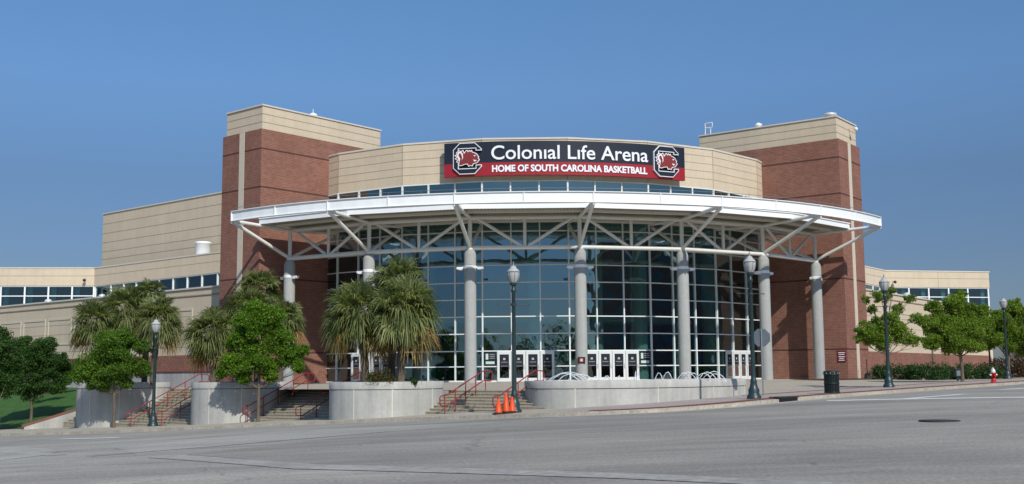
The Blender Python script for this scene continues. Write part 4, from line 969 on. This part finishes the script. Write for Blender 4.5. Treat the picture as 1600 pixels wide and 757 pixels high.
tree(408,58.2,None,[(408,500,32),(380,535,26),(435,535,28),(410,565,30),(368,570,24),(455,558,22),(475,550,13),(425,585,16),(385,505,20),(432,495,20),(398,480,14),(350,585,10),(470,575,12),(385,590,14)],'leaf_bright','bushy bright green street tree in front of the middle left planter',G1,1.3,.135,tr=.08)
tree(1378,62.5,None,[(1360,525,22),(1385,500,16),(1405,525,20),(1345,515,16),(1375,465,14),(1400,485,12),(1358,485,9),(1425,500,12),(1370,540,14),(1420,535,12),(1390,455,8),(1335,530,9),(1365,510,16),(1395,515,16),(1350,470,8),(1415,470,9),(1375,530,18)],'leaf_light','sparse yellow green street tree beside the right brick tower',G2,1.0,.13,tr=.07,sub=12)
tree(1492,75,None,[(1490,520,32),(1465,505,24),(1515,510,26),(1485,475,20),(1450,535,16),(1520,540,18),(1500,490,24),(1455,480,14),(1525,490,14),(1480,540,20),(1436,505,12),(1497,462,10)],'leaf_light','broad light green street tree between the lamp and the hydrant',G2,1.7,.14,tr=.11)
tree(1564,88,None,[(1565,515,24),(1585,500,24),(1550,500,18),(1570,540,18),(1595,530,22),(1545,530,14),(1605,490,18),(1575,480,14),(1620,515,22),(1543,508,15),(1538,520,16),(1590,550,12)],'leaf_light','light green street tree behind the farthest lamp, cut by the right edge',G2,1.7,.15,tr=.11)
tree(1448,88,0,[(1450,535,11),(1445,520,10),(1458,525,9),(1440,535,8)],'leaf_light','small young tree rising from the low hedge left of the broad tree',G2,1.0,.15,tr=.07)
tree(1536,92,0,[(1535,520,20),(1520,505,14),(1550,505,14),(1537,540,12),(1530,490,12)],'leaf_light','young tree rising from the low hedge behind the hydrant',G2,1.0,.15,tr=.08)
tree(1640,112,0,[(1600,500,18),(1620,490,26),(1645,500,30),(1600,530,22),(1590,545,18),(1660,530,30)],'leaf_mid','grey green tree far behind at the right edge',None,1.0,.2,name='background_tree',tr=.15)
tree(108,88,-.6,[(112,590,14),(105,600,12),(122,585,12),(100,585,10)],'leaf_mid','small tree at the top of the lawn beneath the cream wall',None,1.0,.15,name='young_tree',tr=.06)
def frond(o,az,el,Lp,Lf,V,F,droop,nl=24,wd=.055):
    o=np.array(o,float); d=np.array([math.cos(az)*math.cos(el),math.sin(az)*math.cos(el),math.sin(el)]); side=np.array([-math.sin(az),math.cos(az),0]); up=np.cross(side,d)*-1
    if up[2]<0: up=-up
    ro=RS.normal(0,.55); side,up=side*math.cos(ro)+up*math.sin(ro),up*math.cos(ro)-side*math.sin(ro)
    h=o+d*Lp+np.array([0,0,-.12*Lp*Lp]); pd=side*.012
    i=len(V); V+= [o-pd,o+pd,h+pd,h-pd]; F.append((i,i+1,i+2,i+3))
    dd=d+np.array([0,0,-.25]); dd/=np.linalg.norm(dd)
    for k in range(nl):
        t=-1+2*k/(nl-1); an=t*rad(88)+RS.normal(0,.03); l=Lf*(1-.22*abs(t))*RS.uniform(.85,1.12)
        ld=dd*math.cos(an)+side*math.sin(an)+up*(.22*abs(t)+RS.normal(0,.05)); ld/=np.linalg.norm(ld)
        a0=h+d*(-.12*abs(t)); m_=h+ld*l*.62+np.array([0,0,-.05*l*droop]); e=h+ld*l*.9+np.array([0,0,-l*(.14+.36*RS.uniform())*droop])
        wv=np.cross(ld,up); wv/=np.linalg.norm(wv)+1e-9; wv=wv*wd*.5
        i=len(V); V+=[a0-wv*.5,a0+wv*.5,m_+wv,m_-wv,e+wv*.25,e-wv*.25]; F.append((i,i+1,i+2,i+3)); F.append((i+3,i+2,i+4,i+5))
def palm(cx,cy,depth,zsoil,label,crown_r,n=46,trunk_px=None,dead=16):
    a=CAM+(CF+CR*((trunk_px or cx)-800)/CAMP[0])*depth; sc=depth/CAMP[0]; hor=587-(cx-800)*.008
    t=thing('palmetto',(a[0],a[1],zsoil),label,'palm tree','palmettos in the round planters')
    zc=.52+(hor-cy)*sc-zsoil; dx=(cx-(trunk_px or cx))*sc; top=(CR[0]*dx,CR[1]*dx,zc)
    mb=MB(); rs=[];ptn=10; pts=[(top[0]*(i/ptn)**1.5,top[1]*(i/ptn)**1.5,zc*i/ptn) for i in range(ptn+1)]
    mb.tube(pts,[.17+.025*(i%2)+ (.05 if i>7 else 0) for i in range(ptn+1)],12)
    for i in range(26):   # boot stubs
        z=zc*RS.uniform(.35,.98); az=RS.uniform(0,6.28); f=z/zc; c=np.array([top[0]*f**1.5,top[1]*f**1.5,z]); dd=np.array([math.cos(az),math.sin(az),.9])
        mb.tube([c+dd*.12,c+dd*.27],[.045,.02],4)
    mb.build('trunk','palm_trunk',t)
    V=[];F=[]
    for i in range(n):
        el=math.asin(max(-.8,min(.98,-.72+1.70*(i+.5)/n+RS.normal(0,.08)))); az=i*2.39996+RS.normal(0,.2)
        frond((top[0],top[1],zc-.1+.25*max(0,math.sin(el))),az,el,crown_r*.46*RS.uniform(.7,1.15),crown_r*.58*RS.uniform(.85,1.1),V,F,.8+.6*(el<.2))
    fastmesh('fronds',np.array(V),np.array(F),'palm_leaf',t)
    V=[];F=[]
    for i in range(dead):
        az=i*2.39996*1.3+RS.normal(0,.3); frond((top[0],top[1],zc-.3),az,rad(RS.uniform(-62,-12)),crown_r*.5,crown_r*.55,V,F,1.6,nl=16)
    fastmesh('dead_fronds',np.array(V),np.array(F),'palm_dead',t); return t
palm(562,490,51.6,.15,'palmetto on the left of the flower planter with a broad drooping crown',1.85,84,573,26)
palm(630,485,51.0,.15,'palmetto on the right of the flower planter, its crown touching the glass wall',1.95,90,627,28)
palm(622,446,53.2,.15,'tallest palmetto rising between the two others of the flower planter',1.7,70,612,12)
palm(335,520,60.5,.15,'short palmetto at the left of the planter behind the bright green tree',1.7,72,338)
palm(390,490,61.5,.15,'middle palmetto behind the bright green tree, against the brick tower',1.75,72,392)
palm(408,452,63,.15,'tall palmetto with an upright crown above the bright green tree',1.45,60,406,8)
palm(447,500,62.3,.15,'palmetto half hidden behind the right of the bright green tree',1.35,56,440,8)
palm(155,505,68.5,.15,'leftmost palmetto, low crown above the dark lawn trees',1.75,74,160)
palm(200,485,69.5,.15,'palmetto in the middle of the leftmost planter with a wide crown',1.9,78,200)
palm(252,500,68,.15,'palmetto of the leftmost planter leaning over the street lamp',1.75,74,245)
palm(238,462,70.5,.15,'tall thin palmetto standing highest above the leftmost planter',1.2,44,232,6)
# shrubs
def shrub(name,x0,x1,depth,h,mat,label,cat,zb,n=2600,leaf=.13,yw=1.6,group=None,flower=None):
    a=CAM+(CF+CR*((x0+x1)/2-800)/CAMP[0])*depth; sc=depth/CAMP[0]; W_=(x1-x0)*sc
    t=thing(name,(a[0],a[1],zb),label,cat,group)
    k=max(5,int(W_*2.6)); P=[]
    for i in range(k):
        u=(i+.5)/k-.5; hh=h*RS.uniform(.75,1.05)*(1-.5*abs(2*u)**4); c=np.array([CR[0]*u*W_+CF[0]*RS.uniform(-.5,.5)*yw,CR[1]*u*W_+CF[1]*RS.uniform(-.5,.5)*yw,hh*.42])
        P.append(lobepts(c,hh*.66,2*n//k,14,.85))
    P=np.concatenate(P); P[:,2]=np.abs(P[:,2]); V,F=leaves(P,leaf*.85); fo=fastmesh('foliage',V,F,mat,t)
    mb=MB()
    for i in range(k):
        u=(i+.5)/k-.5; b=(CR[0]*u*W_,CR[1]*u*W_,0); mb.tube([(b[0],b[1],-.05),(b[0]+RS.normal(0,.1),b[1],h*.5)],[.03,.01],5)
    mb.build('stem','bark',t)
    if flower:
        fo.data.materials.append(M[flower]); mi=(RS.uniform(size=len(F))<.3).astype('i'); fo.data.polygons.foreach_set('material_index',mi)
    return t
shrub('flowering_shrub',580,610,50.6,.85,'leaf_dark','dark shrub with red flowers between the palmetto trunks','shrub',.15,1500,.09,.6,None,'flower')
shrub('flowering_shrub',638,650,51.2,.35,'leaf_shrub','small green shrub right of the palmetto trunks in the flower planter','shrub',.15,500,.08,.4)
shrub('hedge',1362,1415,88,1.55,'leaf_shrub','low evergreen hedge next to the right brick tower','hedge',-.05,3200,.15,2.5,'low hedges along the right wing')
shrub('hedge',1408,1475,86,1.45,'leaf_shrub','low evergreen hedge in front of the small young tree','hedge',-.05,3600,.15,2.5,'low hedges along the right wing')
shrub('hedge',1470,1548,87,1.35,'leaf_shrub','low evergreen hedge around the green utility cabinet','hedge',-.05,3600,.15,2.5,'low hedges along the right wing')
shrub('hedge',1536,1612,95,2.2,'leaf_red','taller reddish brown hedge behind the farthest lamp','hedge',-.05,4200,.17,3)
shrub('hedge',1590,1680,104,3.4,'leaf_dark','dark tall shrub mass at the right edge behind the trees','hedge',0,3500,.2,3)
shrub('azalea',70,104,84,.9,'leaf_red','rusty shrub on the mulch at the top of the lawn','shrub',-.55,1400,.12,1.5)
tag(drape('planting_bed',[(17.5,-33),(30,-22.5),(47,-5),(60,8),(52,14),(40,0),(28,-13),(25,-17),(16.5,-28.5)],lambda x,y: plazaz(x,y)+.03,'mulch',2),kind='structure')
# ------------------------------------------------------------------ across the street, seen only mirrored in the glass
ob=thing('office_building',(0,0,0),'plain brick office block across the street','building')
d=np.array([math.cos(rad(38)),math.sin(rad(38))]); n=np.array([-d[1],d[0]]); fr=frame(np.array([45,-112]),d,n)
mb=MB(); mb.box(0,75,-18,0,-1,27,fr); mb.build('wall','brick',ob)
mb=MB()
for f_ in range(7):
    for i in range(24): mb.box(1+3.1*i,2.9+3.1*i,-.02,.02,1.5+3.6*f_,3.4+3.6*f_,fr)
mb.build('window_rows','interior',ob)
P=[]
for i in range(46): 
    x=-130+i*4.2+RS.normal(0,1.2); h=RS.uniform(7,12); P.append(lobepts((x,-178+RS.normal(0,4),h*.55-1),h*.55,240,8,1.0))
V,F=leaves(np.concatenate(P),1.1); tag(fastmesh('treeline',V,F,'leaf_dark',None),'row of dark trees across the street','trees',kind='stuff')
